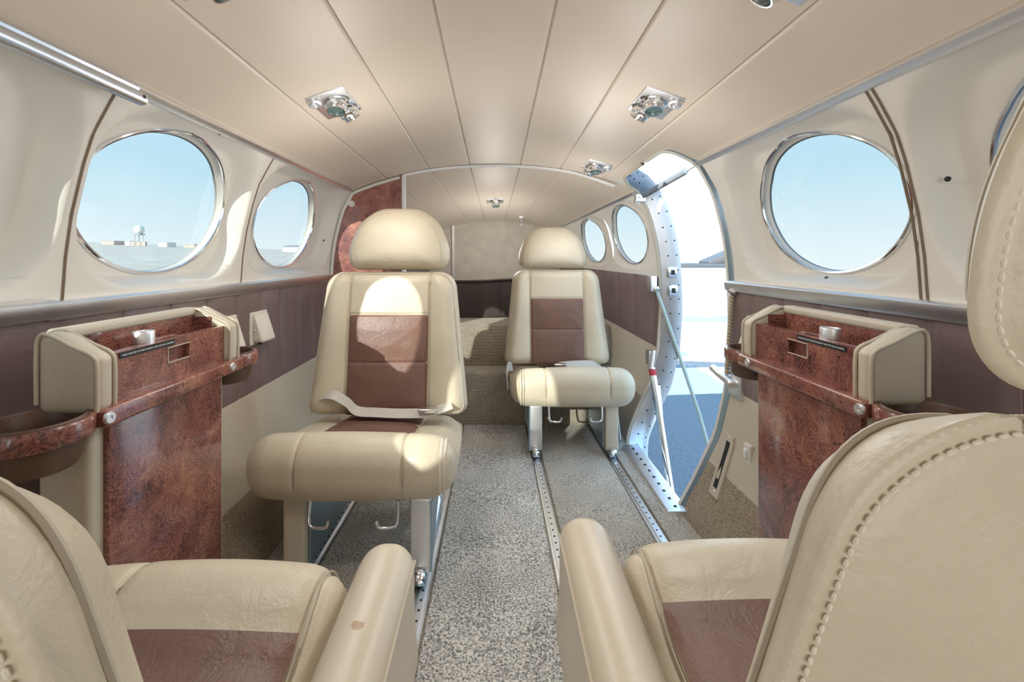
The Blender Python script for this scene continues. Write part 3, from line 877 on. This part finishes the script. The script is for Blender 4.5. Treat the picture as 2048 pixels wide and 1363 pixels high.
# ------------------------------------------------------------------ fold-out table cabinets
def cabinet(sg, dy, label, labels_):
    root = empty('table_cabinet', (sg * .56, .705 + dy, fz(.7)), label, 'table cabinet', 'burl table cabinets on the side walls')
    X = lambda mb: mb.xf(lambda p: (sg * p.x, p.y + dy, p.z))
    P = lambda n, mb, m, par=root, **k: add(n, X(mb), m, par, **k)
    y0, y1 = .567, .848
    b = MB(); b.box(.535, .605, y0, y1, -.01, .50, .008, 3); b.box(.60, .69, y0 + .12, y1 - .02, .05, .50, .008, 2); P('body', b, M['wall_tan'])
    b = MB(); b.box(.527, .537, y0 + .020, y1 - .018, .02, .499, .002, 1); P('door', b, M['burl'])
    # end pads with rounded fronts
    for (ya, yb) in ((y0 - .012, y0 + .016), (y1 - .014, y1 + .014)):
        b = MB()
        b.box(.513, .594, ya, yb, .515, .622, .012, 4, lambda x, y, z: (x, y, z - .020 * 1.4 * ss(.575, .513, x) * ss(.55, .62, z)), ex=lin(.53, .59, 6), ez=lin(.54, .6, 6)); o = P('end_pad', b, M['wall_tan'])
        pts = spline([(.5145, 0, .52), (.5145, 0, .575), (.520, 0, .592), (.545, 0, .604), (.575, 0, .619), (.588, 0, .619), (.593, 0, .60), (.593, 0, .53)], 5)
        for yy in (ya + .001, yb - .001):
            b = MB(); b.tube([(p.x, yy, p.z) for p in pts], .0026, 8); P('piping', b, M['piping'], o)
    b = MB(); b.box(.528, .585, y1 - .0165, y1 - .0135, .50, .588); b.box(.55, .585, y1 - .0165, y1 - .0135, .588, .606); P('end_lining', b, M['burl'])
    b = MB(); b.box(.582, .592, y0 + .016, y1 - .014, .50, .612); P('back_panel', b, M['burl'])
    b = MB(); b.box(.580, .606, y0 + .010, y1 - .008, .608, .624, .006, 3); P('rim', b, M['wall_tan'])
    # folded table leaves standing in the well
    b = MB()
    yA, yB, zA, zB = y0 + .017, y1 - .015, .518, .588
    s0, s1, z0, z1 = .69, .738, .551, .575
    xa, xb = .525, .535
    for (a0, a1, c0, c1) in ((yA, s0, zA, zB), (s1, yB, zA, zB), (s0, s1, zA, z0), (s0, s1, z1, zB)): b.box(xa, xb, a0, a1, c0, c1)
    o = P('table_leaf', b, M['burl'], smooth=False)
    b = MB(); b.box(.534, .5355, s0 - .002, s1 + .002, z0 - .002, z1 + .002); P('pull_recess', b, M['burl'], o)
    b = MB(); b.tube([(xa - .0004, s0, z0), (xa - .0004, s1, z0), (xa - .0004, s1, z1), (xa - .0004, s0, z1), (xa - .0004, s0, z0)], .0011, 6); P('recess_edge', b, M['piping'], o)
    b = MB(); b.box(.539, .549, yA, yB, .50, .587, .001, 1); P('table_leaf', b, M['burl'])
    b = MB(); b.box(.549, .582, yA, yB, .50, .545); P('well_floor', b, M['burl'])
    b = MB(); b.lathe([(.010, .010), (.0115, .0115), (.014, .0115), (.0145, .010), (.0145, -.006), (.0105, -.006), (.010, .010)], (.549, .672, .594), (0, 0, 1), 28)
    o = P('ring_knob', b, M['alu'])
    b = MB(); b.box(.543, .556, .672, .735, .5872, .590, .001, 1); P('latch_bar', b, M['burl'], o)
    # placard
    pl = MB(); pc = .652 if sg < 0 else .662
    pl.box(xa - .0012, xa - .0001, pc - .052, pc + .052, .5785, .5868); po_ = P('placard', pl, M['black'])
    cu = bpy.data.curves.new('placard_text', 'FONT'); cu.body = 'TABLE MUST BE STOWED DURING TAKE OFF AND LANDING'; cu.size = .0052; cu.align_x = 'CENTER'; cu.align_y = 'CENTER'; cu.offset = .00008
    tmp = bpy.data.objects.new('tmp', cu); COL.objects.link(tmp); bpy.context.view_layer.update()
    me = bpy.data.meshes.new_from_object(tmp.evaluated_get(bpy.context.evaluated_depsgraph_get()))
    bpy.data.objects.remove(tmp); bpy.data.curves.remove(cu)
    w = max(v.co.x for v in me.vertices) - min(v.co.x for v in me.vertices); k = .098 / w
    t = MB(); loc = root.location
    for v in me.vertices:   # reads left to right for a viewer in the aisle
        yy = (v.co.x * k) * (1 if sg < 0 else -1)
        t.v.append(Vector((sg * (xa - .0015), pc + yy + dy, .58265 + v.co.y * .62)))
    for p in me.polygons: t.face(list(p.vertices))
    bpy.data.meshes.remove(me)
    add('placard_lettering', t, M['white'], po_, smooth=False)
    # rail with two cup holders
    ca, cbb = (.557, .522), (.558, .900)
    rl = MB(); rl.box(.504, .536, ca[1] + .036, cbb[1] - .036, .498, .522, .004, 2)
    rl.box(.53, .60, ca[1] + .047, y0, .499, .521, .002, 1); rl.box(.53, .60, y1, cbb[1] - .047, .499, .521, .002, 1)
    for cc in (ca, cbb):
        rl.lathe([(.043, .498), (.053, .498), (.0545, .501), (.0545, .519), (.053, .522), (.043, .522), (.043, .498)], (cc[0], cc[1], 0), (0, 0, 1), 40)
    rail = P('armrest_rail', rl, M['burl'])
    for cc in (ca, cbb):
        c = MB()
        c.lathe([(0, .474), (.032, .474), (.037, .478), (.039, .50), (.0425, .520), (.0445, .5245), (.0465, .525), (.048, .5225), (.044, .498), (.0415, .472), (.037, .464), (0, .464)], (cc[0], cc[1], 0), (0, 0, 1), 36)
        P('cup_holder', c, M['cup'])
    for yy in (.562, .826):
        b = MB(); b.lathe([(.0, .001), (.003, .001), (.0032, .0028), (.0068, .0028), (.0078, .001), (.0078, -.002)], (.504, yy, .511), (-1, 0, 0), 20); o = P('lock', b, M['alu'], rail)
    return root
cabinet(-1, 0, 'burl table cabinet with cup holders on the left wall, opposite the doorway side', None)
cabinet(1, .032, 'burl table cabinet with cup holders on the right wall, next to the doorway', None)

# ------------------------------------------------------------------ small wall fittings
def wall_box(sg, y, z, label):
    root = empty('wall_fitting', (sg * wx(z), y, z - .045), label, 'wall fitting', 'cream hooded wall fittings')
    xw = wx(z) - .004
    b = MB(); b.box(xw - .006, xw + .003, y - .044, y + .044, z - .047, z + .047, .003, 2); add('backplate', b.xf(lambda p: (sg * p.x, p.y, p.z)), M['plastic'], root)
    b = MB()
    def f(x, yy, zz):
        t = (zz - (z - .04)) / .08
        return (xw - .004 - (x) * lerp(1, .25, max(0, min(1, t))), yy, zz)
    b.box(0, .036, y - .036, y + .036, z - .040, z + .042, .010, 4, f); add('hood', b.xf(lambda p: (sg * p.x, p.y, p.z)), M['plastic'], root)
    b = MB()
    for d in (-.014, .014): b.lathe([(0, -.004), (.006, -.004), (.006, .004)], (sg * (xw - .016), y + d, z - .042), (0, 0, 1), 12)
    add('nozzle', b, M['dark'], root)
    b = MB(); b.lathe([(0, .002), (.003, .001), (.004, 0)], (sg * (xw - .012), y - .0365, z - .004), (0, -1, 0), 10); add('screw', b, M['alu'], root)
wall_box(-1, 1.257, .517, 'cream hooded fitting on the left brown wall, the one nearer the seat back')
wall_box(-1, 1.105, .522, 'cream hooded fitting on the left wall half hidden behind the table cabinet')
wall_box(1, 1.135, .515, 'cream hooded fitting on the right wall behind the cup holder')

FILL_POS = []
def overhead(x, y, label, two=True, rot=0, small=False):
    z = S(x, y, zceil(x, y))[2]; X0 = S(x, y, 0)[0]
    e = .01; dzdx = (S(x + e, y, zceil(x + e, y))[2] - z) / e; dzdy = (S(x, y + e, zceil(x, y + e))[2] - z) / e
    n = Vector((dzdx, dzdy, -1)).normalized()
    u = Vector((1, 0, dzdx)).normalized(); v = n.cross(u) * -1
    if v.y < 0: v = -v
    root = empty('reading_light', (X0, y, z), label, 'reading light', 'overhead reading light and air vent units')
    sx = 1 if x >= 0 else -1
    o = Vector((X0, y, z))
    def W(a, b, c): return o + u * (a * sx) + v * b + n * c
    hx, hy = (.047, .068) if not small else (.045, .03)
    b = MB(); b.box(-hx, hx, -hy, hy, -.004, .004, .003, 2, lambda a, bb, c: W(a, bb, c)); add('plate', b, M['alu'], root)
    FILL_POS.append((W(-.01, .01, .045), n))
    def lamp(a, bb, tilt):
        ax = (n + u * (tilt[0] * sx) + v * tilt[1]).normalized()
        base = W(a, bb, .0)
        b = MB(); b.lathe([(.031, .002), (.033, .005), (.029, .008), (.026, .008)], base, n, 28); add('bezel', b, M['chrome'], root)
        b = MB(); b.lathe([(0, -.004), (.022, .0), (.0255, .012), (.024, .022), (.022, .024), (.0215, .032), (.019, .032), (.018, .024)], base, ax, 28); l = add('lamp', b, M['chrome'], root)
        b = MB(); b.lathe([(0, .0235), (.012, .0245), (.0188, .0235)], base, ax, 24); add('lens', b, M['lens'], l)
        b = MB(); b.lathe([(0, .014), (.006, .014), (.0065, .012), (.0065, 0)], W(a + .0, bb - .032, 0), n, 12); add('switch', b, M['white'], root)
    if small:
        lamp(.004, 0, (0, -.1)); return root
    lamp(-.008, -.012, (.2, -.25)); lamp(-.012, .038, (-.3, .35))
    b = MB(); c0 = W(.034, -.042, 0)
    b.lathe([(.014, .002), (.0165, .004), (.015, .012), (.010, .014), (.007, .010), (.0065, .004), (.003, .006), (0, .010)], c0, (n + v * -.2).normalized(), 24); add('air_nozzle', b, M['alu'], root)
    return root
overhead(-.387, 1.04, 'polished reading light and vent unit on the left ceiling above the window')
overhead(.387, 1.04, 'polished reading light and vent unit on the right ceiling, well forward of the door')
overhead(.392, 1.66, 'smaller looking reading light unit on the ceiling beside the top of the doorway')
overhead(-.40, .545, 'reading light unit at the top frame edge on the left ceiling, mostly cut off')
overhead(.40, .555, 'reading light unit at the top frame edge on the right ceiling, mostly cut off')
overhead(0, 2.27, 'little reading lamp in the middle of the ceiling near the rear wall', small=True)

zz = S(.25, 2.53, zceil(.25, 2.53))[2]
b = MB(); b.box(.142, .170, 2.515, 2.545, zz - .004, zz + .012, .002, 1)
b.tube(spline([(.156, 2.53, zz), (.156, 2.525, zz - .03), (.153, 2.50, zz - .055), (.15, 2.47, zz - .05)], 5), .006, 8)
tag(add('coat_hook', b, M['alu']), 'small metal coat hook hanging from the ceiling by the rear wall', 'hook')

# ------------------------------------------------------------------ doorway hardware
def px(x, y, Y): return Vector(((x - 990) * Y / FPX, Y, EYE - (y - 515) * Y / FPX))
g = empty('door_strut', tuple(px(1278, 398, 1.80)), 'white gas strut across the top of the doorway', 'strut')
pa, pb = px(1283, 393, 1.79), px(1372, 342, 1.60)
b = MB(); b.tube([pa, pb], .012, 14); add('cylinder', b, M['strut'], g)
b = MB(); b.tube([pb, px(1392, 330, 1.56)], .0045, 10); add('rod', b, M['chrome'], g)
b = MB(); c_ = px(1280, 396, 1.79); b.box(c_.x - .022, c_.x + .022, c_.y - .012, c_.y + .015, c_.z - .018, c_.z + .016, .004, 2); b.lathe([(0, .018), (.008, .016), (.008, -.016)], c_, (-.2, -1, .1), 14); add('bracket', b, M['chrome'], g)

g = empty('door_cable', tuple(px(1312, 577, 1.79)), 'grey green sleeved support cable slanting down across the doorway', 'cable')
b = MB(); b.tube([px(1313, 580, 1.79), px(1330, 628, 1.775), px(1360, 714, 1.76), px(1398, 826, 1.74), px(1428, 932, 1.72)], .0075, 10); add('sleeve', b, M['cablem'], g)
b = MB(); c_ = px(1313, 577, 1.785); b.lathe([(0, -.012), (.008, -.010), (.012, 0), (.008, .010), (0, .012)], c_, (0, 0, 1), 16); add('ball_end', b, M['chrome'], g)
c_ = px(1302, 568, 1.80); b = MB(); b.box(c_.x - .004, c_.x + .022, 1.79, 1.84, c_.z - .03, c_.z + .035, .003, 2); add('mount', b, M['alu'], g)
g = empty('door_stay', tuple(px(1305, 735, 1.77)), 'polished steel stay tube with a red band at the doorway', 'stay')
pa, pb = px(1304, 735, 1.77), px(1343, 985, 1.60)
b = MB(); b.tube([pa, pb], .013, 14); add('tube', b, M['chrome'], g)
b = MB(); b.tube([pa.lerp(pb, .015), pa.lerp(pb, .07)], .0145, 14); add('band', b, M['red'], g)
b = MB(); b.tube([px(1308, 700, 1.78), px(1303, 735, 1.77)], .008, 12); c_ = px(1302, 716, 1.79); b.box(c_.x - .010, c_.x + .012, 1.785, 1.83, c_.z - .03, c_.z + .03, .003, 2); add('mount', b, M['alu'], g)
b = MB(); b.tube([px(1318, 770, 1.76), px(1330, 900, 1.66), px(1336, 970, 1.60)], .005, 8); add('cable', b, M['alu'], g)

g = empty('door_latch', tuple(px(1476, 765, 1.225)), 'cast metal latch handle on the forward door edge', 'latch')
c_ = Vector((wx(.365), 1.218, .362))
b = MB(); b.box(c_.x - .014, c_.x, c_.y - .034, c_.y + .030, c_.z - .036, c_.z + .032, .004, 2); add('base_plate', b, M['alu'], g)
h0 = Vector((c_.x - .012, c_.y, c_.z + .002))
b = MB(); b.tube([h0, h0 + Vector((-.012, .02, .006)), h0 + Vector((-.018, .052, .014)), h0 + Vector((-.016, .088, .022))], [.013, .011, .009, .011], 12); add('handle', b, M['alu'], g)
b = MB(); b.lathe([(0, .024), (.010, .022), (.014, .016), (.016, 0)], h0, (-1, 0, 0), 18); add('hub', b, M['alu'], g)
g = empty('plaited_cord', (wx(.61) - .01, 1.245, .40), 'plaited cord hanging from the belt rail to the door latch', 'cord')
path = []
top, bot = Vector((wx(.62) - .012, 1.243, .612)), Vector((wx(.4) - .022, 1.243, .385))
b = MB()
for ph in (0, PI):
    b.tube([top.lerp(bot, t) + Vector((.004 * math.cos(t * 70 + ph), .004 * math.sin(t * 70 + ph), 0)) for t in lin(0, 1, 140)], .0035, 6)
add('cord', b, M['cord'], g)
b = MB(); b.tube([top + Vector((0, -.018, .006)), top + Vector((-.004, 0, .012)), top + Vector((0, .01, 0))], .006, 8); add('hook', b, M['chrome'], g)

def on_wall(y, z, d=0): return Vector((wx(z) - d, y, z))
g = empty('vent_plate', (wx(.08), 1.17, .075), 'upright tan plate with a dark slot low beside the doorway', 'plate')
def vf(hy, z0, z1, d0, d1):
    m = MB()
    m.box(-hy, hy, z0, z1, 0, 1, 0) if 0 else None
    rs = []
    for d in (d0, d1):
        pts = [(yy, zz_) for yy, zz_ in ((-hy, z0), (hy, z0), (hy, z1), (-hy, z1))]
        ring = []
        for (a0, c0), (a1, c1) in zip(pts, pts[1:] + pts[:1]):
            for t in lin(0, 1, 8)[:-1]:
                q = on_wall(1.185 + lerp(a0, a1, t) + .25 * (lerp(c0, c1, t) - .15), lerp(c0, c1, t), d); ring.append(q)
        rs.append(ring)
    m.rings(rs, True, True); return m
add('plate', vf(.022, .075, .225, 0, .006), M['wall_tan'], g); add('slot', vf(.009, .095, .208, .001, .0066), M['dark'], g)
b = MB()
for z in (.085, .216):
    b.lathe([(0, .002), (.003, .001), (.004, -.002)], on_wall(1.185 + .25 * (z - .15), z, .006), (-1, 0, 0), 10)
add('screw', b, M['alu'], g)
g = empty('wall_switch', tuple(on_wall(1.112, .19)), 'small cream switch low on the right wall beside the slotted plate', 'switch')
b = MB(); c_ = on_wall(1.112, .212); b.box(c_.x - .008, c_.x + .004, c_.y - .014, c_.y + .014, c_.z - .026, c_.z + .026, .003, 2); add('base', b, M['plastic'], g)
b = MB(); b.box(c_.x - .014, c_.x - .006, c_.y - .006, c_.y + .006, c_.z - .010, c_.z + .014, .003, 2); add('rocker', b, M['white'], g)
b = MB(); b.box(.485, .488, 1.735, 1.80, .0, .095, 0, 1, lambda x, y, z: (x - .06 * (z - .03) + .02, y + .25 * z, z - .015))
tag(add('paper_card', b, M['white']), 'white paper card standing on the floor beside the aft seat leg', 'card')

# ------------------------------------------------------------------ outside
GZ = -1.1
def gz(x): return GZ - .04 * x
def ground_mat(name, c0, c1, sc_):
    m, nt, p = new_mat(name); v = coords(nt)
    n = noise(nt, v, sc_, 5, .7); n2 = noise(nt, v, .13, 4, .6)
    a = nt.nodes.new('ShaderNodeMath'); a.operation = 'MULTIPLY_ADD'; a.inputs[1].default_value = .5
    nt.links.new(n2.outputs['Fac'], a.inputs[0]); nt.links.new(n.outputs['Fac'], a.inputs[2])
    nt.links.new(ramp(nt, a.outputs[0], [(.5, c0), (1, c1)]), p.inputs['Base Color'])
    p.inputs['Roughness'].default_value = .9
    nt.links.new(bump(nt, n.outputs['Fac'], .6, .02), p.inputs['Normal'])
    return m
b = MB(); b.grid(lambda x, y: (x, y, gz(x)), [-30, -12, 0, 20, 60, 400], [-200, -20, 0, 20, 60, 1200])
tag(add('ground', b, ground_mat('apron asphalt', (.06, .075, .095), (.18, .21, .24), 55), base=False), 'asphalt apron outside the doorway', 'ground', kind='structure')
am = plain('sunlit ground tone', (.60, .60, .58), .9, 0, .06, .6)  # pale colour imitates sunlit ground; the gap between slabs imitates a shadow band
for i, (ya, yb, lb) in enumerate(((6.05, 7.45, 'nearer slab coloured as sunlit ground seen through the doorway'), (8.2, 900, 'wide slab coloured as sunlit ground beyond the shadow gap outside the doorway'))):
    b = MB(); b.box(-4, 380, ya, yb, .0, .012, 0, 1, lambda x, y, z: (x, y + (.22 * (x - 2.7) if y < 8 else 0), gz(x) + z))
    tag(add('sunlit_ground_slab', b, am, base=False), lb, 'apron', kind='structure')
fm = ground_mat('dry field', (.66, .50, .37), (.95, .82, .68), .5)
b = MB(); b.grid(lambda x, y: (x, y, gz(x) + .02), [-1500, -400, -100, -14], [-200, 0, 60, 200, 1500])
tag(add('field', b, fm, base=False), 'dry tan airfield grassland beyond the left windows', 'field', kind='structure')
b = MB(); b.box(-400, -13, 21, 24.5, -.01, .04, 0, 1, lambda x, y, z: (x, y - .25 * x * .5, gz(x) + z))
tag(add('taxiway', b, ground_mat('taxiway', (.22, .21, .2), (.4, .38, .35), .8)), 'grey taxiway strip crossing the dry field outside the left window', 'taxiway', kind='structure')
conc = plain('pale concrete', (.8, .78, .74), .7); roofm = plain('grey roof', (.45, .43, .42), .7); bm_ = plain('tan building', (.55, .47, .40), .8)
D_ = 320.; KD = D_ / 90
def far(px_, hpx): return (px_ - 990) / FPX * D_
def hz(x): return gz(x)
x = far(278, 0); g = empty('radar_tower', (x, D_, hz(x)), 'white radome ball on a tower on the horizon in the left window', 'radar tower')
zb = EYE + (515 - 459) / FPX * D_
b = MB(); b.lathe([(.95 * KD * math.sin(t), -.95 * KD * math.cos(t)) for t in lin(0.01, PI - .01, 16)], (x, D_, zb), (0, 0, 1), 24); add('radome', b, conc, g)
b = MB()
for dx in (-.6, .6):
    for dy in (-.6, .6): b.tube([(x + dx * KD, D_ + dy * KD, hz(x)), (x + dx * .7 * KD, D_ + dy * .7 * KD, zb - .7 * KD)], .06 * KD, 6)
b.box(x - .7 * KD, x + .7 * KD, D_ - .7 * KD, D_ + .7 * KD, zb - 1.1 * KD, zb - .85 * KD); add('lattice', b, roofm, g)
b = MB(); b.box(x - 1.5 * KD, x + 1.5 * KD, D_ - 1, D_ + 1, hz(x), hz(x) + 3.2); add('hut', b, bm_, g)
x = far(424, 0); g = empty('control_tower', (x, D_, hz(x)), 'pale control tower on the horizon near the edge of the left window', 'tower')
zt_ = EYE + (515 - 447) / FPX * D_
b = MB(); b.box(x - .55 * KD, x + .55 * KD, D_ - .6 * KD, D_ + .6 * KD, hz(x), zt_ - .8 * KD, .05, 1); add('shaft', b, conc, g)
b = MB(); b.lathe([(a_ * KD, c_ * KD) for a_, c_ in ((0, -1.0), (.8, -1.0), (1.1, -.1), (1.1, 0), (0, .25))], (x, D_, zt_), (0, 0, 1), 8); add('cab', b, plain('tower glass', (.4, .47, .5), .3), g)
def house(pxc, w, h, label, col, roof=False):
    x = far(pxc, 0); g = empty('airport_building', (x, D_, hz(x)), label, 'building', 'low buildings on the horizon')
    hw_ = w / FPX * D_ / 2; hh = h / FPX * D_
    hh = (h + 4) / FPX * D_; zt = hz(x) + hh
    b = MB(); b.box(x - hw_, x + hw_, D_, D_ + 9, hz(x), zt); add('wall', b, col, g)
    b = MB()
    if roof: b.rings([[(x - hw_ - .4, D_ - .6, zt), (x + hw_ + .4, D_ - .6, zt), (x + hw_ * .75, D_ + 4.4, zt + 1.4), (x - hw_ * .75, D_ + 4.4, zt + 1.4)], [(x - hw_ - .4, D_ + 9.6, zt), (x + hw_ + .4, D_ + 9.6, zt), (x + hw_ * .75, D_ + 4.6, zt + 1.4), (x - hw_ * .75, D_ + 4.6, zt + 1.4)]], True, True)
    else: b.box(x - hw_ - .2, x + hw_ + .2, D_ - .2, D_ + 9.2, zt, zt + .3)
    add('roof', b, roofm, g)
house(215, 26, 3, 'flat brown building left of the white radome on the horizon', bm_)
house(255, 10, 4, 'tiny pale shed just left of the radome', conc)
house(325, 18, 4, 'pale flat building right of the radome on the horizon', conc)
house(378, 22, 3, 'brown flat building between radome and control tower', bm_)
house(450, 14, 3, 'small pale building just right of the control tower', conc)
house(582, 34, 6, 'pale house with a pitched roof in the second left window', conc, True)
house(618, 22, 3, 'low brown building right of the pitched roof house', bm_)
# horizontal tailplane of a parked aircraft seen level through the doorway
D2 = 9.
p0, p1 = px(1322, 531, D2), px(1475, 529, D2)
g = empty('parked_wing', tuple(p0), 'thin wing edge of a parked aircraft seen through the doorway', 'wing')
b = MB(); b.box(p0.x, p1.x + 1.5, D2, D2 + 1.2, p0.z - .045, p0.z + .045, .03, 3); add('panel', b, M['greyp'], g)
b = MB(); xn = px(1428, 0, D2).x; b.box(xn, xn + .9, D2 + .2, D2 + .7, p0.z + .03, p0.z + .10, .03, 3, lambda x, y, z: (x, y, z + .42 * (x - xn) * ss(p0.z + .02, p0.z + .09, z))); add('nacelle', b, plain('dark grey paint', (.06, .06, .065), .5), g)
b = MB(); b.tube([(p1.x + .9, D2 + .5, p0.z), (p1.x + .9, D2 + .5, gz(p1.x))], .06, 8); add('gear_leg', b, M['alu'], g)
# the rest of this aircraft's hull, which shades the apron
b = MB(); b.rings([[(.70 * math.sin(t) * q, y, .38 * q + .72 * q * math.cos(t) - (1 - q) * .1) for t in lin(0, 2 * PI, 25)[:-1]] for y, q in ((-4.6, .15), (-4.2, .5), (-3.4, .8), (-2.3, 1.0), (YF - .05, 1.02))])
hl = tag(add('hull_nose', b, M['white']), 'white nose of this aircraft ahead of the cabin, behind the viewer', 'hull', kind='structure')
b = MB(); b.rings([[(.56 * q * math.cos(t), y, -.12 - .34 * q * math.sin(t)) for t in lin(0, PI, 14)] for y, q in ((YF, 1), (1.2, 1), (2.6, .8), (5.2, .3))], True, True)
tag(add('hull_belly', b, M['white']), 'white belly of this aircraft beneath the cabin floor', 'hull', kind='structure')
b = MB(); b.rings([[(.62 * q * math.sin(t), y, .62 + .45 * q * math.cos(t)) for t in lin(0, 2 * PI, 25)[:-1]] for y, q in ((2.68, .85), (3.6, .6), (5.4, .25))], True, True)
b.box(-.05, .05, 4.2, 5.5, .7, 2.3); b.box(-1.9, 1.9, 4.6, 5.3, .27, .34)
tag(add('hull_tail', b, M['white']), 'white tail cone and tailplane of this aircraft behind the cabin', 'hull', kind='structure')

# ------------------------------------------------------------------ light
sun = bpy.data.lights.new('sun', 'SUN'); sun.energy = 15; sun.angle = math.radians(.6); sun.color = (1, .95, .86)
so = bpy.data.objects.new('sun', sun); COL.objects.link(so)
SUN = Vector((.5, 1, -.385)).normalized()
so.rotation_euler = SUN.to_track_quat('-Z', 'Y').to_euler()
w = bpy.data.worlds.new('sky'); sc.world = w; w.use_nodes = True; nt = w.node_tree
bg = nt.nodes['Background']
tc = nt.nodes.new('ShaderNodeTexCoord'); sp = nt.nodes.new('ShaderNodeSeparateXYZ'); nt.links.new(tc.outputs['Generated'], sp.inputs[0])
mr = nt.nodes.new('ShaderNodeMapRange'); mr.inputs['From Min'].default_value = -.06; mr.inputs['From Max'].default_value = .9
nt.links.new(sp.outputs['Z'], mr.inputs['Value'])
nt.links.new(ramp(nt, mr.outputs[0], [(.0, (1.0, 1.0, .98)), (.09, (.86, .93, .97)), (.24, (.59, .80, .92)), (1, (.31, .60, 1.0))]), bg.inputs['Color'])
bg.inputs['Strength'].default_value = 3.2

def area(name, loc, look, sx, sy, e, col=(1, 1, 1)):
    l = bpy.data.lights.new(name, 'AREA'); l.shape = 'RECTANGLE'; l.size = sx; l.size_y = sy; l.energy = e; l.color = col
    o = bpy.data.objects.new(name, l); COL.objects.link(o); o.location = loc
    o.rotation_euler = (Vector(look) - Vector(loc)).to_track_quat('-Z', 'Y').to_euler(); return o
area('cockpit_fill', (0, YF + .10, .60), (0, 2, 1.0), 1.15, 1.0, 10, (.95, .98, 1))  # added fill lamp in the unseen cockpit, brightens the whole cabin
for i, (p, n) in enumerate(FILL_POS):  # added fill lights below the overhead units, to brighten the interior
    for kind, e in (('SPOT', (2.5, 2.5, 1.5, 4.5, 4.5, 0)[i]), ('POINT', (1.8, 1.6, 1.6, .5, .35, 2.4)[i])):
        if not e: continue
        l = bpy.data.lights.new('cabin_fill', kind); l.energy = e; l.color = (1, .98, .95); l.shadow_soft_size = .07
        if kind == 'SPOT': l.spot_size = math.radians(165); l.spot_blend = 1
        o = bpy.data.objects.new('cabin_fill', l); COL.objects.link(o); o.location = p if kind == 'SPOT' else p + n * .19
        o.rotation_euler = n.to_track_quat('-Z', 'Y').to_euler()
def portal(loc, d, sx, sy):
    o = area('daylight_portal', loc, Vector(loc) + Vector(d), sx, sy, 1); o.data.cycles.is_portal = True
portal((.74, 1.54, .47), (-1, 0, 0), .6, 1.15)

# ------------------------------------------------------------------ camera
cam = bpy.data.cameras.new('camera'); co = bpy.data.objects.new('camera', cam); COL.objects.link(co)
co.location = (0, 0, EYE); co.rotation_euler = (PI / 2, 0, 0)
cam.sensor_width = 36; cam.lens = FPX / 2048 * 36
cam.shift_x = (1024 - 990) / 2048; cam.shift_y = -(681.5 - 515) / 2048
cam.clip_start = .01; cam.clip_end = 5000
sc.camera = co
sc.cycles.max_bounces = 14; sc.cycles.diffuse_bounces = 8; sc.cycles.transparent_max_bounces = 16
vs = sc.view_settings
vs.view_transform = 'Standard'; vs.look = 'None'; vs.gamma = 1; vs.use_curve_mapping = False; vs.exposure = 0
